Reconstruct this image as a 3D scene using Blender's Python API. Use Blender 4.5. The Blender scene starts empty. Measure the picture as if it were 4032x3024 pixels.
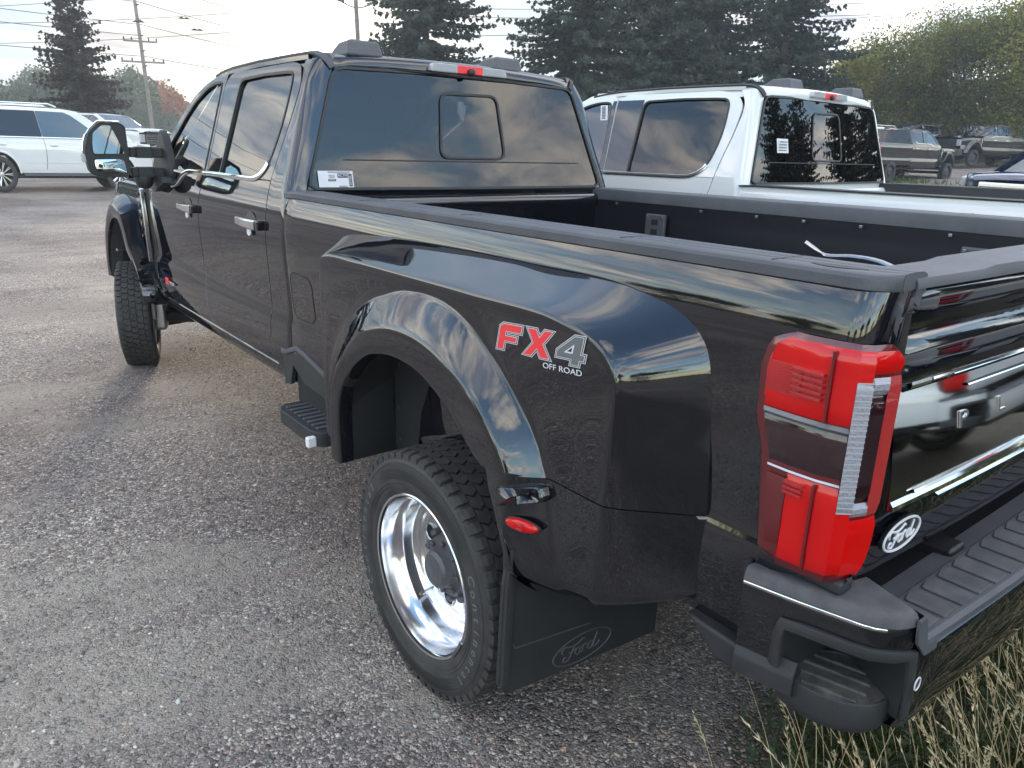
import bpy, bmesh, math, random
import numpy as np
from mathutils import Vector, Matrix
R = math.radians
S = bpy.context.scene
COL = S.collection
rnd = random.Random(7)

# ---------------- camera, sky, sun, exposure ----------------
def look(cx, cy, cz, yaw, pitch, roll, f):
    fw = Vector((math.sin(yaw)*math.cos(pitch), math.cos(yaw)*math.cos(pitch), -math.sin(pitch)))
    r = Vector((math.cos(yaw), -math.sin(yaw), 0)); u = r.cross(fw)
    c, s = math.cos(roll), math.sin(roll)
    r2 = r*c+u*s; u2 = u*c-r*s
    m = Matrix((r2, u2, -fw)).transposed().to_4x4()
    m.translation = (cx, cy, cz)
    cd = bpy.data.cameras.new('camera'); co = bpy.data.objects.new('camera', cd)
    COL.objects.link(co); co.matrix_world = m
    cd.sensor_width = 36; cd.lens = f*1000/4032*36; cd.clip_start = .05; cd.clip_end = 2000
    S.camera = co
look(-2.2518, -1.7646, 1.661, .6728, .3025, .0272, 2.935)
SUN_AZ, SUN_EL = 23.2, 8.3        # degrees right of +Y, above ground
sl = bpy.data.lights.new('sun', 'SUN'); so = bpy.data.objects.new('sun', sl); COL.objects.link(so)
sl.energy = 1.0; sl.angle = R(11); sl.color = (1, .86, .68)
sd = Vector((math.sin(R(SUN_AZ))*math.cos(R(SUN_EL)), math.cos(R(SUN_AZ))*math.cos(R(SUN_EL)), math.sin(R(SUN_EL))))
so.rotation_euler = (-sd).to_track_quat('-Z', 'Y').to_euler()
try: S.view_settings.view_transform = 'Standard'
except Exception: pass
S.view_settings.look = 'None'; S.view_settings.gamma = 1; S.view_settings.exposure = 2.6

class NT:
    """small node-tree writer"""
    def __init__(s, tree): s.t = tree
    def n(s, kind, ins=None, **props):
        nd = s.t.nodes.new(kind)
        for k, v in props.items(): setattr(nd, k, v)
        if ins:
            for k, v in ins.items():
                if isinstance(v, tuple) and len(v) == 2 and hasattr(v[0], 'outputs'): s.t.links.new(v[0].outputs[v[1]], nd.inputs[k])
                elif hasattr(v, 'outputs'): s.t.links.new(v.outputs[0], nd.inputs[k])
                else: nd.inputs[k].default_value = v
        return nd
    def m(s, op, a, b=0.0, c=None, clamp=False):
        d = {0: a, 1: b}
        if c is not None: d[2] = c
        return s.n('ShaderNodeMath', d, operation=op, use_clamp=clamp)
    def ramp(s, fac, stops, interp='LINEAR'):
        nd = s.n('ShaderNodeValToRGB', {0: fac}); cr_ = nd.color_ramp; cr_.interpolation = interp
        while len(cr_.elements) < len(stops): cr_.elements.new(.5)
        for e, (p, c) in zip(cr_.elements, stops):
            e.position = p; e.color = c if len(c) == 4 else (*c, 1)
        return nd
    def mix(s, fac, a, b, blend='MIX'):
        nd = s.n('ShaderNodeMix', None, data_type='RGBA', blend_type=blend)
        for k, v in ((0, fac), (6, a), (7, b)):
            if isinstance(v, tuple) and len(v) == 2 and hasattr(v[0], 'outputs'): s.t.links.new(v[0].outputs[v[1]], nd.inputs[k])
            elif hasattr(v, 'outputs'): s.t.links.new(v.outputs[0], nd.inputs[k])
            elif k == 0: nd.inputs[k].default_value = v
            else: nd.inputs[k].default_value = v if len(v) == 4 else (*v, 1)
        return (nd, 2)

W = bpy.data.worlds.new('World'); S.world = W; W.use_nodes = True
def world():
    t = NT(W.node_tree); W.node_tree.nodes.clear()
    sky = t.n('ShaderNodeTexSky', sky_type='NISHITA', sun_disc=False)
    sky.sun_elevation = R(SUN_EL); sky.sun_rotation = R(SUN_AZ); sky.air_density = 1.0; sky.dust_density = .5; sky.ozone_density = 2.0
    skyb = t.n('ShaderNodeBackground', {0: sky, 1: .15})
    tc = t.n('ShaderNodeTexCoord')
    nrm = t.n('ShaderNodeVectorMath', {0: tc}, operation='NORMALIZE')
    W.node_tree.links.new(tc.outputs['Generated'], nrm.inputs[0])
    sp = t.n('ShaderNodeSeparateXYZ', {0: nrm})
    zz = t.m('MAXIMUM', (sp, 2), 0.0)
    den = t.m('ADD', zz, .16)
    px = t.m('DIVIDE', (sp, 0), den); py = t.m('DIVIDE', (sp, 1), den)
    P = t.n('ShaderNodeCombineXYZ', {0: px, 1: py, 2: 0.0})
    # big banks, stretched along one wind direction
    mp = t.n('ShaderNodeMapping', {0: P, 'Rotation': (0, 0, R(35)), 'Scale': (.75, 1.35, 1), 'Location': (3.1, 1.7, 0)})
    n1 = t.n('ShaderNodeTexNoise', {'Vector': mp, 'Scale': .95, 'Detail': 9.0, 'Roughness': .56, 'Distortion': .25})
    n2 = t.n('ShaderNodeTexNoise', {'Vector': mp, 'Scale': 2.6, 'Detail': 8.0, 'Roughness': .6, 'Distortion': .4})
    cov = t.ramp((n1, 0), [(.48, (0, 0, 0)), (.54, (.7, .7, .7)), (.62, (1, 1, 1))])
    thick = t.ramp((n1, 0), [(.45, (0, 0, 0)), (.72, (1, 1, 1))])
    shade = t.ramp((n2, 0), [(.40, (0, 0, 0)), (.60, (1, 1, 1))])
    # angle to the sun, as the clouds in that quarter glow and those opposite are lit warm
    dt = t.n('ShaderNodeVectorMath', {0: nrm, 1: tuple(sd)}, operation='DOT_PRODUCT')
    facing = t.n('ShaderNodeMapRange', {0: (dt, 1), 1: -1.0, 2: 1.0, 3: 0.0, 4: 1.0})
    lit = t.mix((shade, 0), (.24, .27, .35), (1.25, 1.08, .84))
    grey = t.mix((thick, 0), lit, (.26, .29, .36))
    back = t.mix((shade, 0), (.088, .088, .100), (.170, .160, .149))
    cov2 = t.ramp((n1, 0), [(.47, (0, 0, 0)), (.62, (1, 1, 1))])
    front = t.mix((cov2, 0), (.066, .106, .142), back)
    ahead = t.n('ShaderNodeMapRange', {0: (dt, 1), 1: .45, 2: .985, 3: 0.0, 4: 1.0}, interpolation_type='SMOOTHSTEP')
    ccol = t.mix(ahead, grey, front)
    g1 = t.m('POWER', t.m('MAXIMUM', (dt, 1), 0.0), 60.0)
    glow = t.mix(t.m('MULTIPLY', g1, .75, clamp=True), ccol, (.24, .20, .15))
    g2 = t.m('POWER', t.m('MAXIMUM', (dt, 1), 0.0), 1300.0)
    glow2 = t.mix(t.m('MULTIPLY', g2, 1.0, clamp=True), glow, (3.5, 3.1, 2.4))
    cb = t.n('ShaderNodeBackground', {0: glow2, 1: 1.0})
    # thin veil everywhere low down, thicker towards the sun
    veil = t.m('MULTIPLY', t.m('POWER', t.m('SUBTRACT', 1.0, zz), 3.0), .95)
    veil2 = t.m('ADD', t.m('MULTIPLY', veil, t.m('ADD', t.m('MULTIPLY', t.m('POWER', facing, 2.0), .9), .0)), t.m('MULTIPLY', t.m('MULTIPLY', ahead, .97), t.m('MINIMUM', t.m('MULTIPLY', t.m('SUBTRACT', 1.0, zz), 1.4), 1.0)))
    tot = t.m('MAXIMUM', cov, t.m('MINIMUM', veil2, .97), clamp=True)
    mx = t.n('ShaderNodeMixShader', {0: tot, 1: skyb, 2: cb})
    t.n('ShaderNodeOutputWorld', {0: mx})
world()

# ---------------- mesh helpers ----------------
def link(name, me, mat=None, parent=None):
    o = bpy.data.objects.new(name, me); COL.objects.link(o)
    if mat is not None:
        for m_ in (mat if isinstance(mat, (list, tuple)) else [mat]): me.materials.append(m_)
    if parent is not None: o.parent = parent
    return o
def empty(name, loc=(0, 0, 0), rz=0):
    o = bpy.data.objects.new(name, None); COL.objects.link(o); o.location = loc; o.rotation_euler = (0, 0, rz)
    o.empty_display_size = .2
    return o
def tag(o, label=None, cat=None, group=None, kind=None):
    if label: o['label'] = label
    if cat: o['category'] = cat
    if group: o['group'] = group
    if kind: o['kind'] = kind
    return o
def obj(name, V, F, mat, parent=None, smooth=True, ang=38, solid=0, bevel=0, segs=2, out=None, mi=None):
    me = bpy.data.meshes.new(name)
    me.from_pydata([tuple(map(float, v)) for v in V], [], F)
    me.validate()
    bm = bmesh.new(); bm.from_mesh(me)
    bmesh.ops.remove_doubles(bm, verts=bm.verts, dist=1e-5)
    bmesh.ops.recalc_face_normals(bm, faces=bm.faces)
    if out is not None:
        o_ = Vector(out); s_ = sum((f.normal.dot(o_)*f.calc_area() for f in bm.faces))
        if s_ < 0: bmesh.ops.reverse_faces(bm, faces=bm.faces)
    bm.to_mesh(me); bm.free()
    if mi is not None and len(mi) == len(me.polygons): me.polygons.foreach_set('material_index', mi)
    if smooth:
        me.polygons.foreach_set('use_smooth', [True]*len(me.polygons))
        if not bevel: me.set_sharp_from_angle(angle=R(ang))
    o = link(name, me, mat, parent)
    if solid:
        md = o.modifiers.new('thick', 'SOLIDIFY'); md.thickness = solid; md.offset = -1; md.use_even_offset = False
    if solid and not bevel and smooth:
        md = o.modifiers.new('split', 'EDGE_SPLIT'); md.split_angle = R(48)
    if bevel:
        md = o.modifiers.new('edge', 'BEVEL'); md.width = bevel; md.segments = segs; md.limit_method = 'ANGLE'; md.angle_limit = R(35)
        md.harden_normals = bool(smooth)
    return o
def gridF(nr, nc, closed=False, off=0):
    F = []
    for i in range(nr-1):
        for j in range(nc if closed else nc-1):
            a = off+i*nc+j; b = off+i*nc+(j+1) % nc
            F.append((a, b, b+nc, a+nc))
    return F
def loft(name, rows, mat, parent=None, closed=False, cap=False, **k):
    V = [p for r_ in rows for p in r_]; n = len(rows[0])
    F = gridF(len(rows), n, closed)
    if cap: F += [tuple(range(n))[::-1], tuple(range((len(rows)-1)*n, len(rows)*n))]
    return obj(name, V, F, mat, parent, **k)
def cr(keys, n, closed=False):
    """Catmull-Rom through keys, uniform in key index"""
    K = np.array(keys, float)
    if K.ndim == 1: K = K[:, None]
    m = len(K); out = []
    for t in np.linspace(0, m if closed else m-1, n, endpoint=not closed):
        i = min(int(t), (m-1) if closed else m-2); f = t-i
        g = (lambda q: K[q % m]) if closed else (lambda q: K[min(max(q, 0), m-1)])
        p0, p1, p2, p3 = g(i-1), g(i), g(i+1), g(i+2)
        out.append(.5*((2*p1)+(-p0+p2)*f+(2*p0-5*p1+4*p2-p3)*f*f+(-p0+3*p1-3*p2+p3)*f**3))
    return np.array(out)
def lin(keys, n):
    K = np.array(keys, float); t = np.linspace(0, len(K)-1, n)
    return np.stack([np.interp(t, np.arange(len(K)), K[:, c]) for c in range(K.shape[1])], 1)
def arcl(P, n):
    P = np.array(P, float); d = np.r_[0, np.cumsum(np.linalg.norm(np.diff(P, axis=0), axis=1))]
    t = np.linspace(0, d[-1], n)
    return np.stack([np.interp(t, d, P[:, c]) for c in range(P.shape[1])], 1)
def fillet(pts, r, n=5, closed=False):
    """round the corners of a polyline (2D or 3D); r one value or one per point"""
    P = [np.array(p, float) for p in pts]; m = len(P); out = []
    for i in range(m):
        rr = r[i] if isinstance(r, (list, tuple)) else r
        if (not closed and i in (0, m-1)) or rr <= 0: out.append(P[i]); continue
        a, b, c = P[i-1], P[i], P[(i+1) % m]
        la, lc = np.linalg.norm(a-b), np.linalg.norm(c-b)
        d = min(rr, la*.48, lc*.48); p = b+(a-b)/la*d; q = b+(c-b)/lc*d
        for t in np.linspace(0, 1, n): out.append((1-t)**2*p+2*t*(1-t)*b+t*t*q)
    return out
def prism(name, outline, axis, a, b, mat, parent=None, bevel=.004, segs=2, **k):
    """extrude a 2D outline along axis x/y/z between a and b (outline in the remaining two axes, in order)"""
    ax = 'xyz'.index(axis); V = []
    for h in (a, b):
        for p in outline:
            q = list(p); q.insert(ax, h); V.append(q)
    n = len(outline)
    F = [tuple(range(n))[::-1], tuple(range(n, 2*n))]+[(i, (i+1) % n, n+(i+1) % n, n+i) for i in range(n)]
    return obj(name, V, F, mat, parent, bevel=bevel, segs=segs, **k)
def box(name, lo, hi, mat, parent=None, bevel=.004, **k):
    return prism(name, [(lo[0], lo[1]), (hi[0], lo[1]), (hi[0], hi[1]), (lo[0], hi[1])], 'z', lo[2], hi[2], mat, parent, bevel=bevel, **k)
def frames(P, closed=False):
    P = np.array(P, float); n = len(P); T = []
    for i in range(n):
        a = P[(i-1) % n] if (closed or i > 0) else P[i]; b = P[(i+1) % n] if (closed or i < n-1) else P[i]
        t = b-a; T.append(t/(np.linalg.norm(t)+1e-12))
    return P, np.array(T)
def sweep(name, path, section, mat, parent=None, up=(0, 0, 1), closed=False, **k):
    """section = list of (side, up) offsets; side = up x tangent"""
    P, T = frames(path, closed); rows = []
    ups = up if isinstance(up, (list, np.ndarray)) and np.ndim(up) == 2 else [up]*len(P)
    for p, t, u in zip(P, T, ups):
        u = np.array(u, float); s_ = np.cross(u, t); s_ /= np.linalg.norm(s_)+1e-12; u2 = np.cross(t, s_)
        rows.append([p+s_*a+u2*b for a, b in section])
    if closed: rows.append(rows[0])
    return loft(name, rows, mat, parent, closed=True, cap=not closed, **k)
def circ(r, n=10, rb=None): return [(r*math.cos(2*math.pi*i/n), (rb or r)*math.sin(2*math.pi*i/n)) for i in range(n)]
def rect(w, h, r=0, n=3):
    o = [(-w/2, -h/2), (w/2, -h/2), (w/2, h/2), (-w/2, h/2)]
    return [tuple(p) for p in fillet(o, r, n, True)] if r else o
def tube(name, path, r, mat, parent=None, n=10, **k): return sweep(name, path, circ(r, n), mat, parent, up=k.pop('up', (0.013, .021, 1)), **k)
def lathe_rows(profile, n, axis_pos, ph=0):
    """profile (x offset outward along -x, radius) revolved round the x axis"""
    cx, cy, cz = axis_pos; rows = []
    for i in range(n):
        a = 2*math.pi*i/n+ph
        rows.append([(cx-px, cy+r_*math.cos(a), cz+r_*math.sin(a)) for px, r_ in profile])
    return rows
def lathe(name, profile, n, pos, mat, parent=None, **k):
    rows = lathe_rows(profile, n, pos); rows.append(rows[0])
    return loft(name, rows, mat, parent, **k)
def text_mesh(s, size=1.0, extrude=0.0, shear=0.0, bevel=0.0):
    cu = bpy.data.curves.new('txt', 'FONT'); cu.body = s; cu.size = size; cu.extrude = extrude; cu.shear = shear; cu.bevel_depth = bevel
    cu.align_x = 'CENTER'; cu.align_y = 'CENTER'; cu.resolution_u = 4
    o = bpy.data.objects.new('txt', cu); COL.objects.link(o)
    dg = bpy.context.evaluated_depsgraph_get(); dg.update()
    me = bpy.data.meshes.new_from_object(o.evaluated_get(dg))
    V = [tuple(v.co) for v in me.vertices]; F = [tuple(p.vertices) for p in me.polygons]
    bpy.data.objects.remove(o); bpy.data.curves.remove(cu); bpy.data.meshes.remove(me)
    return V, F
def text_on(name, s, size, origin, ex, ey, mat, parent, extrude=.001, shear=0, sx=1, bevel=0):
    V, F = text_mesh(s, size, extrude, shear, bevel)
    ex = Vector(ex).normalized(); ey = Vector(ey); ey = (ey-ex*ey.dot(ex)).normalized(); ez = ex.cross(ey); o_ = Vector(origin)
    return obj(name, [o_+ex*(v[0]*sx)+ey*v[1]+ez*v[2] for v in V], F, mat, parent, smooth=False)

# ---------------- materials ----------------
def mat(name, col=(.5, .5, .5), rough=.5, metal=0, coat=0, coat_r=.03, spec=.5, emit=None, es=0, nscale=0, namt=0, bump=0, bscale=40, trans=0, ior=1.5, var=None, coat_ior=1.5, rvar=0):
    m_ = bpy.data.materials.new(name); m_.use_nodes = True; t = NT(m_.node_tree); m_.node_tree.nodes.clear()
    p = t.n('ShaderNodeBsdfPrincipled', {'Base Color': (*col, 1), 'Roughness': rough, 'Metallic': metal, 'Coat Weight': coat, 'Coat Roughness': coat_r, 'Specular IOR Level': spec, 'Transmission Weight': trans, 'IOR': ior, 'Coat IOR': coat_ior})
    tc = t.n('ShaderNodeTexCoord')
    if namt:
        n_ = t.n('ShaderNodeTexNoise', {'Vector': (tc, 3), 'Scale': nscale, 'Detail': 6.0, 'Roughness': .6})
        c2 = var or tuple(min(1, c*(1+namt)) for c in col); c1 = col if var else tuple(c*(1-namt) for c in col)
        mm = t.mix(t.ramp((n_, 0), [(.35, (0, 0, 0)), (.68, (1, 1, 1))]), c1, c2)
        m_.node_tree.links.new(mm[0].outputs[2], p.inputs['Base Color'])
        if rvar:
            rr = t.n('ShaderNodeMapRange', {0: (n_, 0), 1: .3, 2: .7, 3: rough-rvar, 4: rough+rvar})
            m_.node_tree.links.new(rr.outputs[0], p.inputs['Roughness'])
    if bump:
        b_ = t.n('ShaderNodeTexNoise', {'Vector': (tc, 3), 'Scale': bscale, 'Detail': 3.0})
        bn = t.n('ShaderNodeBump', {'Height': (b_, 0), 'Strength': bump, 'Distance': .01})
        m_.node_tree.links.new(bn.outputs[0], p.inputs['Normal'])
    if emit: p.inputs['Emission Color'].default_value = (*emit, 1); p.inputs['Emission Strength'].default_value = es
    t.n('ShaderNodeOutputMaterial', {0: p})
    return m_
def glass_mat(name, tint=(.1, .1, .1), rough=0.0, ior=1.5):
    m_ = bpy.data.materials.new(name); m_.use_nodes = True; t = NT(m_.node_tree); m_.node_tree.nodes.clear()
    tr = t.n('ShaderNodeBsdfTransparent', {0: (*tint, 1)}); gl = t.n('ShaderNodeBsdfGlossy', {0: (1, 1, 1, 1), 'Roughness': rough})
    fr = t.n('ShaderNodeFresnel', {0: ior})
    t.n('ShaderNodeOutputMaterial', {0: t.n('ShaderNodeMixShader', {0: fr, 1: tr, 2: gl})})
    return m_
def paint(name, col, flake=0):
    m_ = mat(name, col, rough=.5, coat=1, coat_r=.012, coat_ior=1.8, spec=0.0)
    nt = m_.node_tree; t = NT(nt); p = [x for x in nt.nodes if x.type == 'BSDF_PRINCIPLED'][0]
    tc = t.n('ShaderNodeTexCoord')
    # road dust film: slight roughness variation in the clear coat
    n_ = t.n('ShaderNodeTexNoise', {'Vector': (tc, 3), 'Scale': 3.0, 'Detail': 8.0, 'Roughness': .7})
    nt.links.new(t.n('ShaderNodeMapRange', {0: (n_, 0), 1: .35, 2: .75, 3: .006, 4: .05}).outputs[0], p.inputs['Coat Roughness'])
    w_ = t.n('ShaderNodeTexNoise', {'Vector': (tc, 3), 'Scale': 6.0, 'Detail': 2.0})
    op = t.n('ShaderNodeTexNoise', {'Vector': (tc, 3), 'Scale': 260.0, 'Detail': 1.0})
    hb = t.m('ADD', t.m('MULTIPLY', (w_, 0), .10), t.m('MULTIPLY', (op, 0), .004))
    bn = t.n('ShaderNodeBump', {'Height': hb, 'Strength': .02, 'Distance': .02})
    nt.links.new(bn.outputs[0], p.inputs['Coat Normal'])
    if flake:
        v_ = t.n('ShaderNodeTexVoronoi', {'Vector': (tc, 3), 'Scale': 2500.0})
        f_ = t.mix(t.m('GREATER_THAN', (v_, 1), .93), col, flake)
        nt.links.new(f_[0].outputs[2], p.inputs['Base Color'])
    return m_
M = {}
M['black_paint'] = paint('black_paint', (.0045, .005, .0075), (.05, .055, .07))
M['white_paint'] = paint('white_paint', (.62, .63, .62))
M['dark_blue_paint'] = paint('dark_blue_paint', (.03, .035, .075))
M['charcoal_paint'] = paint('charcoal_paint', (.03, .035, .042))
M['matte'] = mat('black_plastic', (.020, .0215, .023), .55, bump=.25, bscale=420, nscale=9, namt=.18)
M['trim'] = mat('grey_rail_plastic', (.074, .076, .085), .5, bump=.3, bscale=500, nscale=6, namt=.15)
M['pad'] = mat('dusty_step_plastic', (.062, .060, .066), .62, bump=.5, bscale=650, nscale=16, namt=.25, var=(.115, .110, .112))
M['dusty'] = mat('dusty_tread_plastic', (.045, .048, .047), .6, bump=.4, bscale=500, nscale=28, namt=.25, var=(.13, .122, .11))
M['rubber'] = mat('tyre_rubber', (.024, .024, .024), .7, bump=.2, bscale=220, nscale=14, namt=.3, var=(.046, .043, .038))
M['rubber_dk'] = mat('tyre_print_rubber', (.012, .014, .017), .45)
M['rubber_lt'] = mat('tyre_letter_rubber', (.12, .125, .145), .5)
M['seal'] = mat('window_seal', (.012, .013, .014), .45)
M['liner'] = mat('wheel_liner_felt', (.010, .011, .012), .85, bump=.2, bscale=300)
M['chrome'] = mat('chrome', (.86, .87, .88), .06, metal=1)
M['satin'] = mat('satin_chrome', (.72, .72, .72), .22, metal=1)
M['alu'] = mat('polished_aluminium', (.80, .805, .82), .17, metal=1, nscale=5, namt=.05, rvar=.05)
M['alu_dull'] = mat('machined_aluminium', (.55, .56, .58), .33, metal=1)
M['iron'] = mat('cast_hub_grey', (.10, .10, .105), .5, metal=.4, bump=.3, bscale=120)
M['chassis'] = mat('chassis_black', (.010, .010, .012), .45, nscale=8, namt=.3)
M['steel'] = mat('worn_steel', (.42, .42, .43), .32, metal=1, nscale=30, namt=.2)
M['dark_chrome'] = mat('dark_mirror_chrome', (.78, .80, .79), .045, metal=1)
M['bedliner'] = mat('bed_paint', (.006, .007, .010), .5, spec=.3, coat=.15, coat_r=.25, bump=.03, bscale=300)
M['privacy'] = glass_mat('privacy_glass', (.028, .032, .036), 0, 1.65)
M['clearglass'] = glass_mat('window_glass', (.40, .46, .45), 0, 2.0)
M['red_lens'] = mat('red_lens', (.54, .0004, .001), .35, coat=1, coat_r=.02, spec=.1)
M['red_deep'] = mat('deep_red_lens', (.10, .001, .004), .3, coat=1, coat_r=.02)
M['red_glow'] = mat('lens_core_red', (.62, .003, .003), .35, coat=1, coat_r=.05, bump=1.0, bscale=420)
M['smoke'] = mat('smoked_lens', (.018, .005, .008), .1, coat=1, coat_r=.02)
M['lens_white'] = mat('reverse_lens', (.27, .26, .29), .25, coat=1, coat_r=.02, bump=.4, bscale=150)
M['lens_clear'] = mat('clear_ribbed_lens', (.36, .37, .39), .18, coat=1, coat_r=.02)
M['amber'] = mat('amber_lens', (.8, .2, .03), .2, coat=1)
M['paper'] = mat('white_label', (.60, .60, .62), .6)
M['ink'] = mat('label_ink', (.03, .03, .035), .6)
M['seat'] = mat('seat_fabric', (.02, .02, .022), .7)
M['dk'] = mat('cab_interior', (.008, .008, .009), .8)
M['decal_red'] = mat('decal_red', (.78, .03, .035), .4, coat=.6)
M['decal_silver'] = mat('decal_silver', (.62, .63, .65), .4, coat=.6)
M['decal_grey'] = mat('decal_grey', (.12, .125, .13), .4, coat=.6)
M['decal_black'] = mat('decal_black', (.006, .006, .008), .35, coat=.6)
M['mirror_glass'] = mat('mirror_glass', (.62, .68, .68), .02, metal=1)
M['white_plastic'] = mat('white_plastic', (.75, .75, .78), .45)
# ---------------- the pickup truck ----------------
# frame: x across (driver side negative), y forward (rear axle at 0), z up
_pz = [.55, .62, .66, .70, .76, .84, .885, .912, .935, 1.0, 1.1, 1.2, 1.27, 1.33, 1.38, 1.42, 1.46, 1.505, 1.53, 1.96, 2.0, 2.035, 2.06]
_pw = [.955, .975, .985, .992, .998, .9955, .9915, .984, .982, .984, .989, .994, .995, .992, .987, .981, .974, .965, .957, .811, .790, .764, .72]
def hw(z): return float(np.interp(z, _pz, _pw))
def hws(z):   # smoothed
    return sum(hw(z+d)*w for d, w in ((-.02, .25), (0, .5), (.02, .25))) if not (.86 < z < .95) else sum(hw(z+d)*w for d, w in ((-.004, .25), (0, .5), (.004, .25)))
def gapF(z): return float(np.interp(z, [.66, .70, .76, .90, 1.1, 1.35, 1.42, 1.505], [3.74, 3.78, 3.83, 3.875, 3.885, 3.875, 3.82, 3.64]))
def gapM(z): return float(np.interp(z, [.66, .73, .81, .91, 1.0, 1.2, 1.37, 1.45, 1.515, 2.035], [2.59, 2.63, 2.66, 2.672, 2.69, 2.685, 2.668, 2.61, 2.552, 2.612]))
def gapR(z): return float(np.interp(z, [.66, .79, .90, 1.04, 1.22, 1.34, 1.40, 1.52, 1.62, 1.75, 1.88, 1.95, 2.0, 2.06], [1.631, 1.672, 1.668, 1.668, 1.66, 1.652, 1.648, 1.625, 1.608, 1.577, 1.558, 1.562, 1.60, 1.66]))
def yr(z): return 1.413+(z-1.49)*.185
def xg(z): return float(np.interp(z, [1.40, 1.49, 1.99, 2.06], [.90, .882, .694, .672]))

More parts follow.
